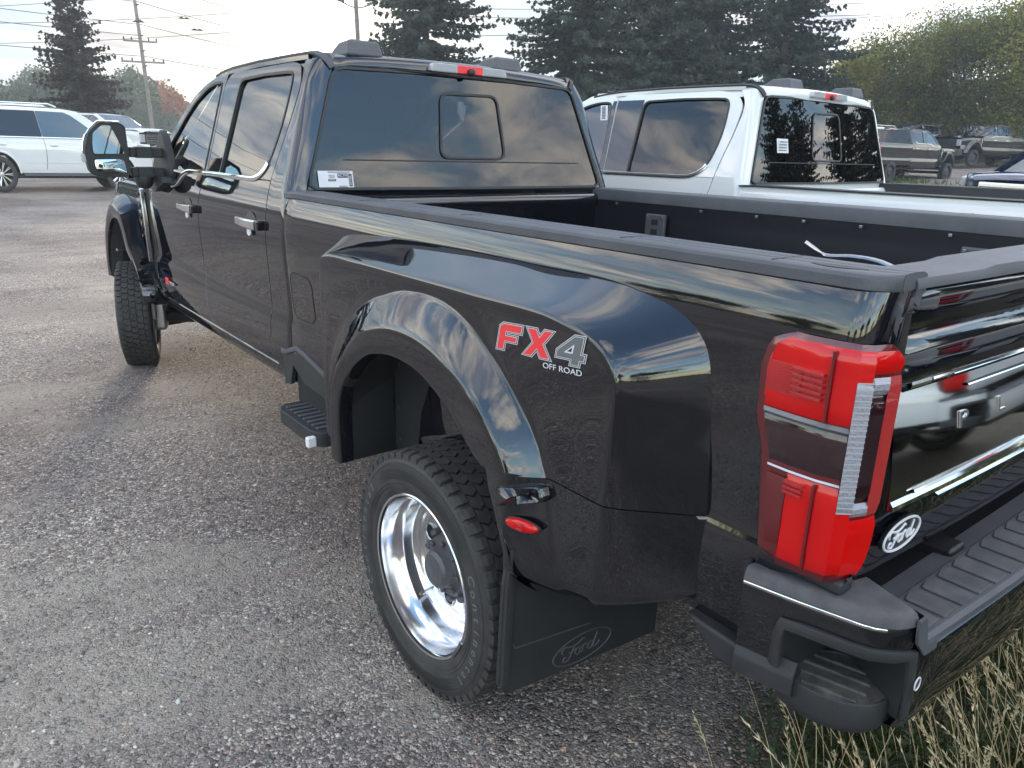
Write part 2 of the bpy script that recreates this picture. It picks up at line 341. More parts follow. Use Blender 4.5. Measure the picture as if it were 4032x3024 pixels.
def build_truck(root, pm, hero=True):
    P = root
    for s in (-1, 1):
        X = lambda z, o=0, s=s: s*(hws(z)+o)
        near = hero and s < 0
        # ---- lower doors: loft in rows of z, 7 mm shut lines
        zs = [.662, .675, .69, .71, .74, .78, .82, .86, .885, .898, .906, .914, .922, .935, .96, 1.0, 1.06, 1.12, 1.18, 1.23, 1.27, 1.31, 1.345, 1.38, 1.41, 1.44, 1.47, 1.505]
        doors = {}
        for nm, a, b in (('front_door', gapM, gapF), ('rear_door', gapR, gapM)):
            rows = []
            for z in zs:
                y0, y1 = a(z)+.0035, b(z)-.0035
                rows.append([(X(z)-s*.018*max(0, (y-3.3)/.6)**2, y, z) for y in np.linspace(y0, y1, 15)])
            doors[nm] = loft(nm, rows, pm, P, solid=.014, bevel=.0025, out=(s, 0, 0))
        # ---- upper frames
        def frame_part(nm, outer, inner, par, n=70):
            # both outlines share the key count, so their rounded corners match point for point
            O = np.array(fillet(outer, .075, 6)); I_ = np.array(fillet(inner, .05, 6))
            rows = []
            for t in np.linspace(0, 1, 6):
                q = O*(1-t)+I_*t; rows.append([(X(z), y, z) for y, z in q])
            return loft(nm, rows, pm, par, solid=.016, bevel=.003, out=(s, 0, 0)), I_
        o_r = [(2.548, 1.507), (2.575, 1.75), (2.606, 2.026), (2.2, 2.036), (1.80, 2.034), (1.635, 2.006), (1.566, 1.94), (1.572, 1.84), (1.583, 1.75), (1.613, 1.62), (1.630, 1.507)]
        i_r = [(2.335, 1.507), (2.345, 1.75), (2.358, 1.978), (2.05, 1.985), (1.77, 1.980), (1.695, 1.974), (1.668, 1.945), (1.655, 1.83), (1.660, 1.72), (1.695, 1.58), (1.80, 1.507)]
        o_f = [(2.556, 1.507), (2.583, 1.75), (2.613, 2.026), (2.75, 2.022), (2.92, 1.998), (3.146, 1.912), (3.29, 1.816), (3.43, 1.705), (3.55, 1.600), (3.64, 1.507)]
        i_f = [(2.60, 1.507), (2.622, 1.75), (2.655, 1.980), (2.78, 1.982), (2.90, 1.960), (3.07, 1.890), (3.19, 1.810), (3.30, 1.715), (3.385, 1.630), (3.45, 1.56)]
        fr, ir = frame_part('door_frame', o_r, i_r, doors['rear_door']); ff, if_ = frame_part('door_frame', o_f, i_f, doors['front_door'])
        # glass set 9 mm inboard
        for nm, I_, ylo, yhi in (('rear_door', ir, 1.64, 2.40), ('front_door', if_, 2.57, 3.50)):
            rows = []
            for z in np.linspace(1.49, 1.995, 8):
                hi = min(yhi, 3.50 if nm == 'rear_door' else float(np.interp(z, [1.49, 1.60, 1.70, 1.80, 1.9, 2.0], [3.5, 3.44, 3.34, 3.23, 3.09, 2.85])))
                rows.append([(X(z, -.010), y, z) for y in np.linspace(ylo, hi, 6)])
            loft('window_glass', rows, M['clearglass'] if nm == 'front_door' else M['privacy'], doors[nm], out=(s, 0, 0))
            pth = [(X(z, -.004), y, z) for y, z in I_]
            sweep('window_seal', pth, rect(.012, .014), M['seal'], doors[nm], up=(s, 0, 0), smooth=False)
        # pillar applique between the windows
        rows = [[(X(z, .005), y, z) for y in (2.345+(z-1.52)*.04, 2.44, gapM(z)-.008)] for z in np.linspace(1.515, 1.99, 14)]
        if not hero: loft('pillar_trim', rows, M['black_paint'], doors['rear_door'], out=(s, 0, 0), solid=.002)
        rows = [[(X(z, .005), y, z) for y in (gapM(z)+.008, 2.60+(z-1.52)*.10)] for z in np.linspace(1.515, 1.99, 14)]
        if not hero: loft('pillar_trim', rows, M['black_paint'], doors['front_door'], out=(s, 0, 0), solid=.002)
        # belt chrome
        bp_ = [(y, z) for y, z in cr([(2.548, 1.506), (2.3, 1.506), (2.0, 1.505), (1.85, 1.506), (1.775, 1.522), (1.725, 1.552), (1.70, 1.582)], 26)]
        sweep('belt_chrome', [(X(z, .004), y, z) for y, z in bp_], rect(.024, .010, .003), M['chrome'] if near else M['satin'], doors['rear_door'], up=(s, 0, 0))
        bp_ = [(y, z) for y, z in fillet([(3.20, 1.41), (3.10, 1.425), (2.93, 1.505), (2.556, 1.506)], [0, .06, .10, 0], 7)]
        sweep('belt_chrome', [(X(z, .004), y, z) for y, z in bp_], rect(.026, .010, .003), M['chrome'] if near else M['satin'], doors['front_door'], up=(s, 0, 0))
        # door handles
        for dn, y0, y1 in (('front_door', 2.698, 3.02), ('rear_door', 1.682, 2.0)):
            zc = 1.303; xo = hws(zc)
            g = empty('door_handle'); g.parent = doors[dn]
            ol = [(y0+.035, zc+.022), (y1, zc+.020), (y1, zc-.020), (y0+.055, zc-.026)]
            yy = np.linspace(y0+.036, y1, 12); rows = []
            for y in yy:
                t = (y-yy[0])/(yy[-1]-yy[0]); d = .040-.012*t-.004*math.cos(t*6); h = .024-.004*t
                rows.append([(s*(xo+d*a), y, zc+h*b) for a, b in ((.45, 1), (.85, 1), (1, .75), (1, -.75), (.85, -1), (.45, -1))])
            h_ = loft('handle_grip', rows, M['satin'], doors[dn], closed=True, cap=True, bevel=.003)
            bpy.data.objects.remove(g)
            box('handle_end', (min(s*(xo-.002), s*(xo+.030)), y0, zc-.022), (max(s*(xo-.002), s*(xo+.030)), y0+.035, zc+.024), M['black_paint'] if hero else M['satin'], doors[dn], bevel=.008, segs=3)
            # cup behind the handle
            V = [(s*(xo+.003), y0+.155, zc)]; n = 18
            for i in range(n): V.append((s*(xo-.0), y0+.155+.070*math.cos(2*math.pi*i/n), zc+.005+.050*math.sin(2*math.pi*i/n)))
            obj('handle_cup', V, [(0, 1+i, 1+(i+1) % n) for i in range(n)], M['decal_black'], doors[dn])
            if hero and s < 0:
                prism('protective_tag', fillet([(y0+.135, zc-.018), (y0+.175, zc-.018), (y0+.185, zc-.050), (y0+.160, zc-.060), (y0+.130, zc-.048)], .006, 3, True), 'x', s*(xo+.012), s*(xo+.015), M['white_plastic'], doors[dn], bevel=0)
        # ---- cab side behind the rear door, rear corner and D pillar
        rows = []
        zz = list(np.linspace(.60, 1.40, 22))+list(np.linspace(1.43, 1.99, 22))+[2.015, 2.035, 2.052]
        for z in zz:
            yb = yr(max(z, 1.42)); w = hws(z); g = gapR(z)-.0035
            xe = xg(z) if z > 1.44 else float(np.interp(z, [1.2, 1.44], [.86, .892]))
            cs = max(.035, min(.11, g-yb-.02))
            row = [(s*w, g), (s*w, g-(g-yb)*.25), (s*(w-.002), yb+cs*.80)]
            a = np.array([s*(w-.002), yb+cs*.80]); b = np.array([s*(w+.002), yb+.012]); c = np.array([s*(xe+(w-xe)*.45), yb+.012])
            for t in np.linspace(.12, 1, 9): row.append(tuple((1-t)**2*a+2*t*(1-t)*b+t*t*c))
            row.append((s*(xe+.006), yb+.003)); row.append((s*xe, yb+.012))
            rows.append([(x, y, z) for x, y in row])
        loft('cab_corner', rows, pm, P, solid=.010, out=(s, -.3, 0))
        # roof ditch moulding: along the roof edge, over the corner, down to the glass
        zt = lambda y: float(np.interp(y, [1.5, 1.6, 1.8, 2.2, 2.6, 2.75, 2.9], [2.045, 2.052, 2.055, 2.057, 2.050, 2.040, 2.022]))
        path = [(s*.752, y, zt(y)+.004) for y in np.linspace(2.88, 1.62, 18)]+[(s*.748, 1.57, 2.052), (s*.735, 1.535, 2.040), (s*.716, 1.512, 2.018), (s*.700, 1.503, 1.992)]
        sweep('roof_ditch_trim', path, rect(.030, .012, .003), M['trim'] if near else M['matte'], P, up=[(s*.25, 0, 1)]*18+[(s*.3, -.3, .8), (s*.3, -.6, .6), (s*.3, -.85, .35), (s*.2, -1, .2)])
        # body side above the door shut line up to the ditch
        rows = []
        for y in np.linspace(2.88, 1.60, 24):
            z1 = zt(y); z0 = z1-.022 if y < 2.9 else z1-.026
            rows.append([(s*(hws(min(z0, 2.02))-.006+.004*0), y, z0-.004), (s*(.768), y, (z0+z1)/2+.004), (s*.757, y, z1)])
        loft('cab_side_backing', [[(s*(hws(min(z, 2.03))-.016), y, z) for z in (1.985, 2.01, 2.035, 2.05)] for y in np.linspace(1.60, 2.86, 8)], pm, P, out=(s, 0, 0))
        loft('roof_side_rail', rows, pm, P, out=(s, 0, 0), solid=.01)
        # ---- sill
        rows = [[(s*(hw(.655)-.012+o), y, z) for o, z in ((.0, .658), (.006, .648), (.0, .600), (-.03, .570), (-.09, .555))] for y in np.linspace(1.50, 3.74, 12)]
        loft('sill', rows, pm, P, out=(s, 0, -.2))
        # ---- front fender
        rows = []
        for y in np.linspace(3.882, 5.32, 30):
            k = max(0, (y-4.7)/.62); tap = .10*k**2+.012*(y-3.88)
            r_ = []
            arch = float(np.interp(y, [3.80, 3.83, 3.9, 3.98, 4.08, 4.15, 4.25, 4.35, 4.5, 4.7, 4.9, 5.05, 5.13], [.60, .68, .78, .86, .95, 1.04, 1.17, 1.22, 1.25, 1.21, 1.07, .86, .60]))
            for z in [max(.66, arch)]*1+list(np.linspace(max(.70, arch+.02), 1.28, 8))+[1.31, 1.335]:
                r_.append((s*(hws(z)-tap-.002-.01*(z > 1.3)), y, z))
            zt_ = 1.352-.018*k
            for a, b in ((.018, .012), (.05, .026), (.12, .040), (.25, .062), (.50, .095), (.75, .115), (.97, .122)):
                r_.append((s*(hws(1.33)-tap-a), y, zt_+b-.02*k))
            rows.append(r_)
        loft('front_fender', rows, pm, P, out=(s, 0, 0), solid=.006)
        rows = []
        for z in np.linspace(.60, .87, 10):
            y0 = gapF(z)+.006; y1 = max(y0+.008, float(np.interp(z, [.6, .7, .775, .87], [3.825, 3.84, 3.88, 3.97]))); rows.append([(s*(hws(z)-.002), y, z) for y in np.linspace(y0, y1, 5)])
        loft('fender_lower', rows, pm, P, out=(s, 0, 0), solid=.008)
        loft('fender_rear_strip', [[(s*(hws(z)-.012), y, z) for z in np.linspace(.60, 1.40, 14)] for y in (3.70, 3.90)], M['dk'], P)
        # cowl / A pillar base
        rows = []
        for z in np.linspace(2.02, 1.47, 14):
            yo_ = float(np.interp(z, [1.507, 1.60, 1.705, 1.816, 1.912, 1.998, 2.022], [3.64, 3.55, 3.43, 3.29, 3.146, 2.92, 2.80])); t_ = (z-1.46)/.56
            p0 = np.array([hws(z)-.006, yo_, z]); p1 = np.array([.80-.10*t_, 3.98-1.0*t_+.0, z+.01])
            rows.append([(s*(p0[0]*(1-q)+p1[0]*q+.012*math.sin(math.pi*q)), p0[1]*(1-q)+p1[1]*q, p0[2]*(1-q)+p1[2]*q+.01*math.sin(math.pi*q)) for q in (0, .25, .5, .75, 1)])
        loft('a_pillar', rows, pm, P, out=(s, 0, .3))
        # fender vent badge: chrome bar with black lettering block
        prism('fender_vent', fillet([(3.892, .86), (3.925, 1.20), (3.935, 1.355), (3.905, 1.355), (3.895, 1.20), (3.874, .86)], .006, 3, True), 'x', *sorted((s*(hws(1.1)-.004), s*(hws(1.1)+.024))), M['satin'], P, bevel=.004)
        prism('fender_vent_grille', fillet([(3.94, .95), (4.02, 1.18), (4.02, 1.33), (3.935, 1.33)], .01, 3, True), 'x', *sorted((s*(hws(1.1)-.01), s*(hws(1.1)+.014))), M['matte'], P, bevel=.004)
        for i in range(9):
            z = .985+i*.040
            box('vent_letter', (min(s*1.0, s*1.022), 3.942, z), (max(s*1.0, s*1.022), 3.965+.02*(i % 2), z+.022), M['chrome'] if i % 2 else M['black_paint'], P, bevel=.002)
        # ---- front wheel flare
        n = 46
        I_ = cr([(3.765, .60), (3.772, .68), (3.85, .78), (3.96, .83), (4.10, .90), (4.17, .967), (4.205, 1.03), (4.25, 1.078), (4.31, 1.11), (4.43, 1.122), (4.56, 1.085), (4.71, .99), (4.82, .87), (4.90, .74), (4.93, .62)], n)
        F_ = cr([(3.795, .60), (3.80, .70), (3.838, .80), (3.92, .872), (4.03, .965), (4.085, 1.055), (4.15, 1.14), (4.20, 1.175), (4.27, 1.20), (4.42, 1.214), (4.57, 1.168), (4.72, 1.07), (4.87, .94), (4.98, .78), (5.02, .62)], n)
        U_ = cr([(3.812, .60), (3.828, .70), (3.868, .775), (3.945, .85), (4.06, .955), (4.135, 1.06), (4.20, 1.15), (4.25, 1.20), (4.32, 1.245), (4.47, 1.283), (4.64, 1.26), (4.82, 1.18), (4.98, 1.03), (5.09, .84), (5.13, .62)], n)
        rows = []
        for off, C_, k in ((1.02, I_, 0), (1.095, I_, 0), (1.104, I_*.8+F_*.2, 0), (1.106, F_*.85+I_*.15, 0), (1.103, F_, 0), (1.088, F_*.7+U_*.3, 0), (1.03, U_*.9+F_*.1, 0), (.99, U_, 0)):
            rows.append([(s*(off-.05*max(0, (y-4.6)/.6)**2), y, z) for y, z in C_])
        rows = [list(r_) for r_ in rows]
        loft('front_wheel_flare', rows, pm, P, out=(s, 0, .3), ang=50)
        rows = [[(s*a, y+k_*(y-4.43), z+k_*.3) for y, z in I_] for a, k_ in ((1.07, -.01), (1.0, -.14), (.55, -.14))]
        loft('wheel_liner', rows, M['liner'], P)
        # ---- door mirror (tow mirror on two arms)
        if hero:
            mr = empty('door_mirror'); mr.parent = P
            yf = 3.35
            ol = fillet([(1.169, 1.475), (1.172, 1.745), (1.20, 1.763), (1.31, 1.765), (1.378, 1.70), (1.408, 1.60), (1.39, 1.475), (1.345, 1.452), (1.20, 1.448)], .018, 4, True)
            cx, cz = 1.28, 1.61; rows = []
            for dy, k in ((.0, .955), (-.004, .975), (.0, .995), (.03, 1.0), (.10, .96), (.15, .80), (.17, .5), (.173, .1)):
                rows.append([(s*(cx+(x-cx)*k), yf+dy, cz+(z-cz)*k) for x, z in ol])
            hd = loft('mirror_housing', rows, M['matte'], mr, closed=True, ang=60)
            # chrome skull cap: outer edge line
            rim = [(s*(x+.003), yf+.018, z) for x, z in ol if x > 1.30 or z > 1.76]
            rim = [(s*1.385, yf+.03, 1.69), (s*1.355, yf+.03, 1.733), (s*1.315, yf+.03, 1.768), (s*1.25, yf+.03, 1.770), (s*1.20, yf+.03, 1.768)]
            tube('mirror_cap_edge', rim, .005, M['chrome'], mr, n=6)
            rim = [(s*1.388, yf+.03, 1.69), (s*1.405, yf+.03, 1.645), (s*1.409, yf+.03, 1.60)]
            tube('mirror_cap_edge', rim, .006, M['chrome'], mr, n=6)
            box('turn_signal', (min(s*1.398, s*1.418), yf+.01, 1.535), (max(s*1.398, s*1.418), yf+.06, 1.582), M['lens_clear'], mr, bevel=.004)
            back = [(s*(cx+(x-cx)*.955), yf+.001, cz+(z-cz)*.955) for x, z in ol]
            obj('mirror_back', back, [tuple(range(len(back)))], M['matte'], mr, smooth=False)
            up = fillet([(1.186, 1.587), (1.188, 1.742), (1.30, 1.745), (1.352, 1.70), (1.362, 1.640), (1.361, 1.583)], .014, 4, True)
            lo = fillet([(1.189, 1.480), (1.187, 1.556), (1.362, 1.551), (1.358, 1.497), (1.338, 1.478), (1.20, 1.468)], .014, 4, True)
            for nm, o2, ty, rz in (('mirror_glass', up, .0, .03), ('wide_angle_glass', lo, 0, .0)):
                c_ = np.mean(np.array(o2), axis=0); m_ = len(o2); bul = .006 if nm[0] == 'w' else .0004; rows_m = []
                for k in (1, .9, .8, .65, .5, .35, .2, .02): rows_m.append([(s*(c_[0]+(x-c_[0])*k), yf-.005-bul*(1-k*k)+(z-c_[1])*k*.035-(x-c_[0])*k*.09, c_[1]+(z-c_[1])*k) for x, z in o2])
                loft(nm, rows_m, M['mirror_glass'], mr, closed=True, ang=80)
            for z0, z1 in ((1.567, 1.625), (1.452, 1.507)):
                prism('mirror_arm', [(1.16, yf+.03), (1.16, yf+.09), (.99, yf+.10), (.97, yf+.02)], 'z', z0, z1, M['matte'], mr, bevel=.008) if s > 0 else prism('mirror_arm', [(-1.16, yf+.03), (-.97, yf+.02), (-.99, yf+.10), (-1.16, yf+.09)], 'z', z0, z1, M['matte'], mr, bevel=.008)
                a_, b_ = sorted((s*1.125, s*1.035))
                box('arm_sleeve', (a_, yf+.006, z0-.004), (b_, yf+.095, z1+.004), M['matte'], mr, bevel=.005)
            # sail base on the door
            prism('mirror_sail', fillet([(3.20, 1.445), (3.30, 1.44), (3.42, 1.42), (3.60, 1.43), (3.64, 1.52), (3.48, 1.655), (3.385, 1.735), (3.335, 1.70), (3.235, 1.52)], .012, 3, True), 'x', *sorted((s*.93, s*.975)), M['matte'], mr, bevel=.006)
            prism('mirror_foot', fillet([(3.22, 1.455), (3.20, 1.42), (3.32, 1.395), (3.42, 1.36), (3.50, 1.36), (3.56, 1.44), (3.56, 1.46)], .012, 3, True), 'x', *sorted((s*.955, s*1.03)), M['matte'], mr, bevel=.008)
            V = []; rows = []
            for k, z in ((1, 1.455), (1, 1.43), (.85, 1.405), (.5, 1.385), (.1, 1.378)):
                rows.append([(s*(1.09+.055*k*math.cos(t)), 3.40+.07*k*math.sin(t), z) for t in np.linspace(0, 2*math.pi, 17)[:-1]])
            loft('mirror_lamp_pod', rows, M['matte'], mr, closed=True)
    # ---- roof
    rows = []
    prof = [(1.502, 1.992, .70), (1.497, 2.010, .705), (1.500, 2.030, .712), (1.510, 2.048, .724), (1.530, 2.060, .738), (1.58, 2.068, .748), (1.75, 2.074, .752), (2.1, 2.080, .752), (2.4, 2.079, .752), (2.65, 2.070, .752), (2.80, 2.055, .748), (2.92, 2.034, .738), (2.98, 2.012, .73)]
    for y, z, w in prof:
        r_ = []
        for u in np.linspace(-1, 1, 33):
            a = abs(u); dz = -(.020*a**2+.012*a**8)*(1 if z > 2.02 else .35); dy = .03*a**2*(1 if y < 1.56 else 0)*1.0 if y < 1.6 else 0
            r_.append((u*w, y-.022+dy, z+dz+.004))
        rows.append(r_)
    loft('roof', rows, pm, P, out=(0, 0, 1), ang=70)
    # roof clearance humps
    for x in (-.52, .30) if hero else (-.30, .52):
        lo_ = [(x-.092, 1.525), (x+.092, 1.525), (x+.080, 1.80), (x-.080, 1.80)]; hi_ = [(x-.078, 1.545), (x+.078, 1.545), (x+.060, 1.68), (x-.060, 1.68)]
        obj('roof_antenna_pod', [(a_, b_, 2.05) for a_, b_ in lo_]+[(a_, b_, 2.122) for a_, b_ in hi_], [(3, 2, 1, 0), (4, 5, 6, 7)]+[(i, (i+1) % 4, 4+(i+1) % 4, 4+i) for i in range(4)], M['trim'], P, bevel=.016, segs=4)
    # ---- rear window
    def gy(x, z): return yr(z)+.020*(x/.88)**2-.020
    rows = [[(u*xg(z), gy(u*xg(z), z)+.004, z) for u in np.linspace(-1, 1, 25)] for z in np.linspace(1.476, 1.996, 12)]
    rw = loft('rear_window', rows, M['privacy'], P, out=(0, -1, 0))
    o_ = [(u*xg(z), z) for u, z in [(-1, 1.482), (-1, 1.6), (-1, 1.7), (-1, 1.8), (-1, 1.9), (-1, 1.985)]]
    ring = fillet([(-.882, 1.482), (-.700, 1.992), (-.35, 2.0), (0, 2.003), (.35, 2.0), (.700, 1.992), (.882, 1.482), (0, 1.480)], [.04, .05, 0, 0, 0, .05, .04, 0], 6, True)
    sweep('rear_window_seal', [(x, gy(x, z), z) for x, z in arcl(ring+[ring[0]], 120)[:-1]], rect(.012, .010), M['seal'], rw, up=(0, -1, .2), closed=True, smooth=False)
    ring = fillet([(-.192, 1.622), (-.160, 1.918), (.176, 1.924), (.200, 1.622)], .045, 6, True)
    sweep('slider_frame', [(x, gy(x, z)-.001, z) for x, z in arcl(ring+[ring[0]], 70)[:-1]], rect(.013, .006, .002), M['seal'], rw, up=(0, -1, .2), closed=True)
    loft('slider_track', [[(x, gy(x, z)-.0015, z) for x in np.linspace(-.70, .72, 9)] for z in (1.604, 1.609)], M['matte'], rw)
    # cab back panel below the glass
    rows = [[(x, (1.405 if z > 1.40 else 1.42)+.02*(x/.9)**2, z) for x in np.linspace(-.90, .90, 13)] for z in (.60, 1.40, 1.44, 1.47, 1.487)]
    loft('cab_back_panel', rows, pm, P, out=(0, -1, 0))
    # high brake lamp
    bl = empty('high_brake_lamp'); bl.parent = P
    def chm(x0, x1, nm, mt, d=0.0):
        ol = [(x0, 2.012-.0), (x1, 2.012), (x1-(.016 if x1 > .1 else 0), 2.050), (x0+(.016 if x0 < -.1 else 0), 2.050)]
        rr = [.012 if abs(p[0]) > .15 else 0 for p in ol]
        ol = fillet(ol, rr, 4, True)
        prism(nm, ol, 'y', 1.452-d, 1.50, mt, bl, bevel=.004)
    chm(-.228, -.075, 'reverse_lens', M['lens_clear']); chm(-.075, .075, 'brake_lens', M['decal_red'], .001); chm(.075, .228, 'reverse_lens', M['lens_clear'])
    for sg in (-1, 1):
        for i in range(7):
            z = 2.018+i*.0045
            box('lens_rib', (sg*.085 if sg > 0 else -.215, 1.4475, z), (.215 if sg > 0 else -.085, 1.4525, z+.0018), M['decal_silver'], bl, bevel=0, smooth=False)
    for x in (-.058, .058): lathe('lamp_screw', [(0, .006), (.004, .005), (.005, .0001)], 10, (0, 0, 0), M['red_deep'], bl); bpy.data.objects[-1].name if 0 else None
    V = [(0+.020*math.cos(t)*k, 1.448-d, 2.021+.018*math.sin(t)*k) for k, d in ((1, 0), (.9, .014), (.5, .018), (.05, .018)) for t in np.linspace(0, 2*math.pi, 13)[:-1]]
    obj('rear_camera', V, gridF(4, 12, True), M['seal'], bl)
    for o_ in [c for c in bl.children if c.name.startswith('lamp_screw')]: bpy.data.objects.remove(o_)
    # ---- hood and windscreen
    rows = []
    for y in np.linspace(3.95, 5.34, 12):
        k = max(0, (y-5.0)/.34)
        rows.append([(u*.80, y, 1.45-.012*(y-3.9)+.055*(1-u*u)-.10*k*k+(.03 if .35 < abs(u) < .8 else 0)) for u in np.linspace(-1, 1, 25)])
    loft('hood', rows, pm, P, out=(0, 0, 1), solid=.01)
    rows = [[(u*(.80-.10*t), 3.98-1.0*t+.10*(1-u*u)*(1-t)*.8, 1.46+.56*t) for u in np.linspace(-1, 1, 13)] for t in np.linspace(0, 1, 8)]
    loft('windscreen', rows, M['clearglass'], P, out=(0, 1, 1))
    # front end: grille, lamps, bumper
    box('grille', (-.62, 5.34, .86), (.62, 5.40, 1.28), M['matte'], P, bevel=.02)
    for i in range(4): box('grille_bar', (-.60, 5.395, .92+i*.09), (.60, 5.42, .95+i*.09), M['chrome'], P, bevel=.006)
    for s in (-1, 1):
        a, b = sorted((s*.63, s*.86)); box('headlamp', (a, 5.26, .95), (b, 5.375, 1.27), M['lens_clear'], P, bevel=.03, segs=3)
    prism('front_bumper', fillet([(-.92, 5.10), (-.90, 5.36), (-.6, 5.47), (.6, 5.47), (.90, 5.36), (.92, 5.10)], .06, 4, True), 'z', .50, .82, M['chrome'], P, bevel=.02)
    # inner cab: floor, seats
    box('cab_floor', (-.88, 1.50, .72), (.88, 3.9, .80), M['dk'], P, bevel=0)
    box('dash', (-.86, 3.55, 1.0), (.86, 3.95, 1.40), M['dk'], P, bevel=.05)
    for y0, zt_, xs in ((1.62, 1.50, (-.48, .48)), (2.55, 1.52, (-.42, .42))):
        for x in xs:
            box('seat', (x-.28, y0, .82), (x+.28, y0+.16, zt_), M['seat'], P, bevel=.05, segs=3)
            box('head_restraint', (x-.14, y0+.02, zt_+.05), (x+.14, y0+.12, zt_+.24), M['seat'], P, bevel=.04, segs=3)
            for d in (-.05, .05): tube('restraint_post', [(x+d, y0+.07, zt_-.02), (x+d, y0+.07, zt_+.07)], .006, M['steel'], P, n=6)
    # steering wheel
    tube('steering_wheel', [(-.42+.19*math.cos(t), 3.38+.05*math.sin(t), 1.28+.18*math.sin(t)) for t in np.linspace(0, 2*math.pi, 25)], .014, M['dk'], P, n=6)
    # inner side walls so the cab is not see-through below the glass
    for s in (-1, 1):
        loft('door_card', [[(s*(hw(z)-.06), y, z) for z in (.70, 1.0, 1.40, 1.49)] for y in np.linspace(1.50, 3.8, 4)], M['dk'], P)
    loft('headliner', [[(x, y, 1.985) for x in (-.74, 0, .74)] for y in (1.55, 2.85)], M['dk'], P)
    build_bed(P, pm, hero)
    build_under(P, hero)
    return root

_bz = [.60, .66, .70, .80, .895, .912, .93, 1.0, 1.1, 1.2, 1.28, 1.33, 1.355, 1.375, 1.39, 1.41, 1.43, 1.448]
_bw = [.975, .985, .995, 1.000, .996, .9895, .988, .991, .997, 1.002, 1.004, 1.003, 1.0015, .9995, .997, .9925, .987, .980]
def bw(z): return float(np.interp(z, _bz, _bw))
def build_bed(P, pm, hero):
    zs = [.67, .70, .75, .80, .85, .89, .90, .908, .918, .93, .97, 1.02, 1.08, 1.14, 1.20, 1.25, 1.30, 1.33, 1.35, 1.365, 1.38, 1.395, 1.41, 1.425, 1.437, 1.448]
    if not hero: zs = zs+[1.469]
    for s in (-1, 1):
        rows = []
        for z in zs:
            w = bw(z); dz = 0
            pl = [(w-.05, 1.427), (w-.012, 1.427), (w-.003, 1.420), (w, 1.405)]+[(w, y) for y in np.linspace(1.30, -1.02, 30)]
            pl += [tuple(p) for p in fillet([(w, -1.04), (w-.004, -1.165), (.895, -1.188)], .038, 8)[1:]]
            pl += [(.892, -1.186), (.890, -1.16), (.890, -1.10)]
            if z < .875: pl = [(x, max(y, -1.0-.02*(z > .8))) for x, y in pl]; pl = [(max(x, .95), y) for x, y in pl]
            rows.append([(s*x, y, z) for x, y in pl])
        loft('bed_side', rows, pm, P, out=(s, 0, 0), ang=60)
        # rail cap
        sec = lambda y: [(.982, 1.4465), (.988, 1.449), (.989, 1.468), (.985, 1.4745), (.978, 1.4765), (.95, 1.4775), (.945, 1.4755), (.940, 1.4755), (.935, 1.4775), (.915, 1.478), (.910, 1.476), (.905, 1.476), (.900, 1.478), (.86, 1.477), (.845, 1.472), (.840, 1.462), (.840, 1.415), (.852, 1.41)]
        if not hero:
            sec0 = sec; sec = lambda y, f_=sec0: [(x, 1.468+(z-1.4465)*.35 if z > 1.44 else z) for x, z in f_(y)]
        rows = []
        for y in list(np.linspace(1.425, -.98, 24)):
            rows.append([(s*x, y, z-(0 if y < 1.40 else .004)) for x, z in sec(y)])
        for y, k in ((-1.05, 0), (-1.10, .0), (-1.13, .002), (-1.15, .008), (-1.165, .020), (-1.174, .036), (-1.180, .058)):
            rows.append([(s*(x-k*max(0, x-.86)/.129), y, z) for x, z in sec(y)])
        rc = loft('bed_rail_cap', rows, M['trim'] if hero else M['matte'], P, out=(0, 0, 1), ang=30, cap=False)
        obj('rail_cap_end', [(s*(x-.058*max(0, x-.86)/.129), -1.1805, z) for x, z in sec(0)]+[], [tuple(range(18))], M['trim'], P, smooth=False)
        if hero:
            # stake-pocket plug slot and moulded lines
            sl_ = fillet([(.950, -1.00), (.972, -1.07), (.940, -1.135), (.922, -1.07)], .03, 5, True)
            prism('stake_pocket_plug', [(s*a, b) for a, b in sl_], 'z', 1.474, 1.4785, M['matte'], rc, bevel=.001)
            for y in (-.95, -.55, .10, .75): box('rail_line', (min(s*.862, s*.975), y, 1.4765), (max(s*.862, s*.975), y+.003, 1.4782), M['matte'], rc, bevel=0, smooth=False)
        # inner wall with swages
        rows = []
        for z in (.95, 1.02, 1.05, 1.30, 1.33, 1.36, 1.44):
            x = .845-.004*(1.03 < z < 1.32)
            r_ = []
            for y in np.linspace(1.40, -1.13, 60):
                d = 0
                r_.append((s*(x+d), y, z))
            rows.append(r_)
        loft('bed_inner_wall', rows, M['bedliner'] if hero else M['white_paint'], P, out=(-s, 0, 0))
        if hero and s > 0:
            for y, z in ((.905, 1.30), (-.66, 1.30)):
                g = box('tie_down_plate', (.800, y-.065, z-.066), (.822, y+.065, z+.066), M['iron'], P, bevel=.006)
                for dy in (-.05, .05):
                    for dz in (-.052, .052):
                        box('rivet', (.795, y+dy-.006, z+dz-.006), (.801, y+dy+.006, z+dz+.006), M['steel'], g, bevel=.002)
                for dz in (-.025, .025):
                    box('plate_slot', (.7985, y-.022, z+dz-.014), (.8005, y+.022, z+dz+.014), M['dk'], g, bevel=0)
            for y in (1.2, .62, .30, .06, -.2, -.55, -.9):
                box('bolt', (.815, y, 1.395), (.828, y+.014, 1.407), M['steel'], P, bevel=.002)
        # wheel tub
        if 1:
            prism('wheel_tub', fillet([(.52, .95), (.50, 1.05), (.30, 1.12), (-.30, 1.12), (-.50, 1.05), (-.52, .95)], .1, 5, True), 'x', *sorted((s*.56, s*.84)), M['bedliner'] if hero else M['white_paint'], P, bevel=.03, segs=3)
    bi = M['bedliner'] if hero else M['white_paint']
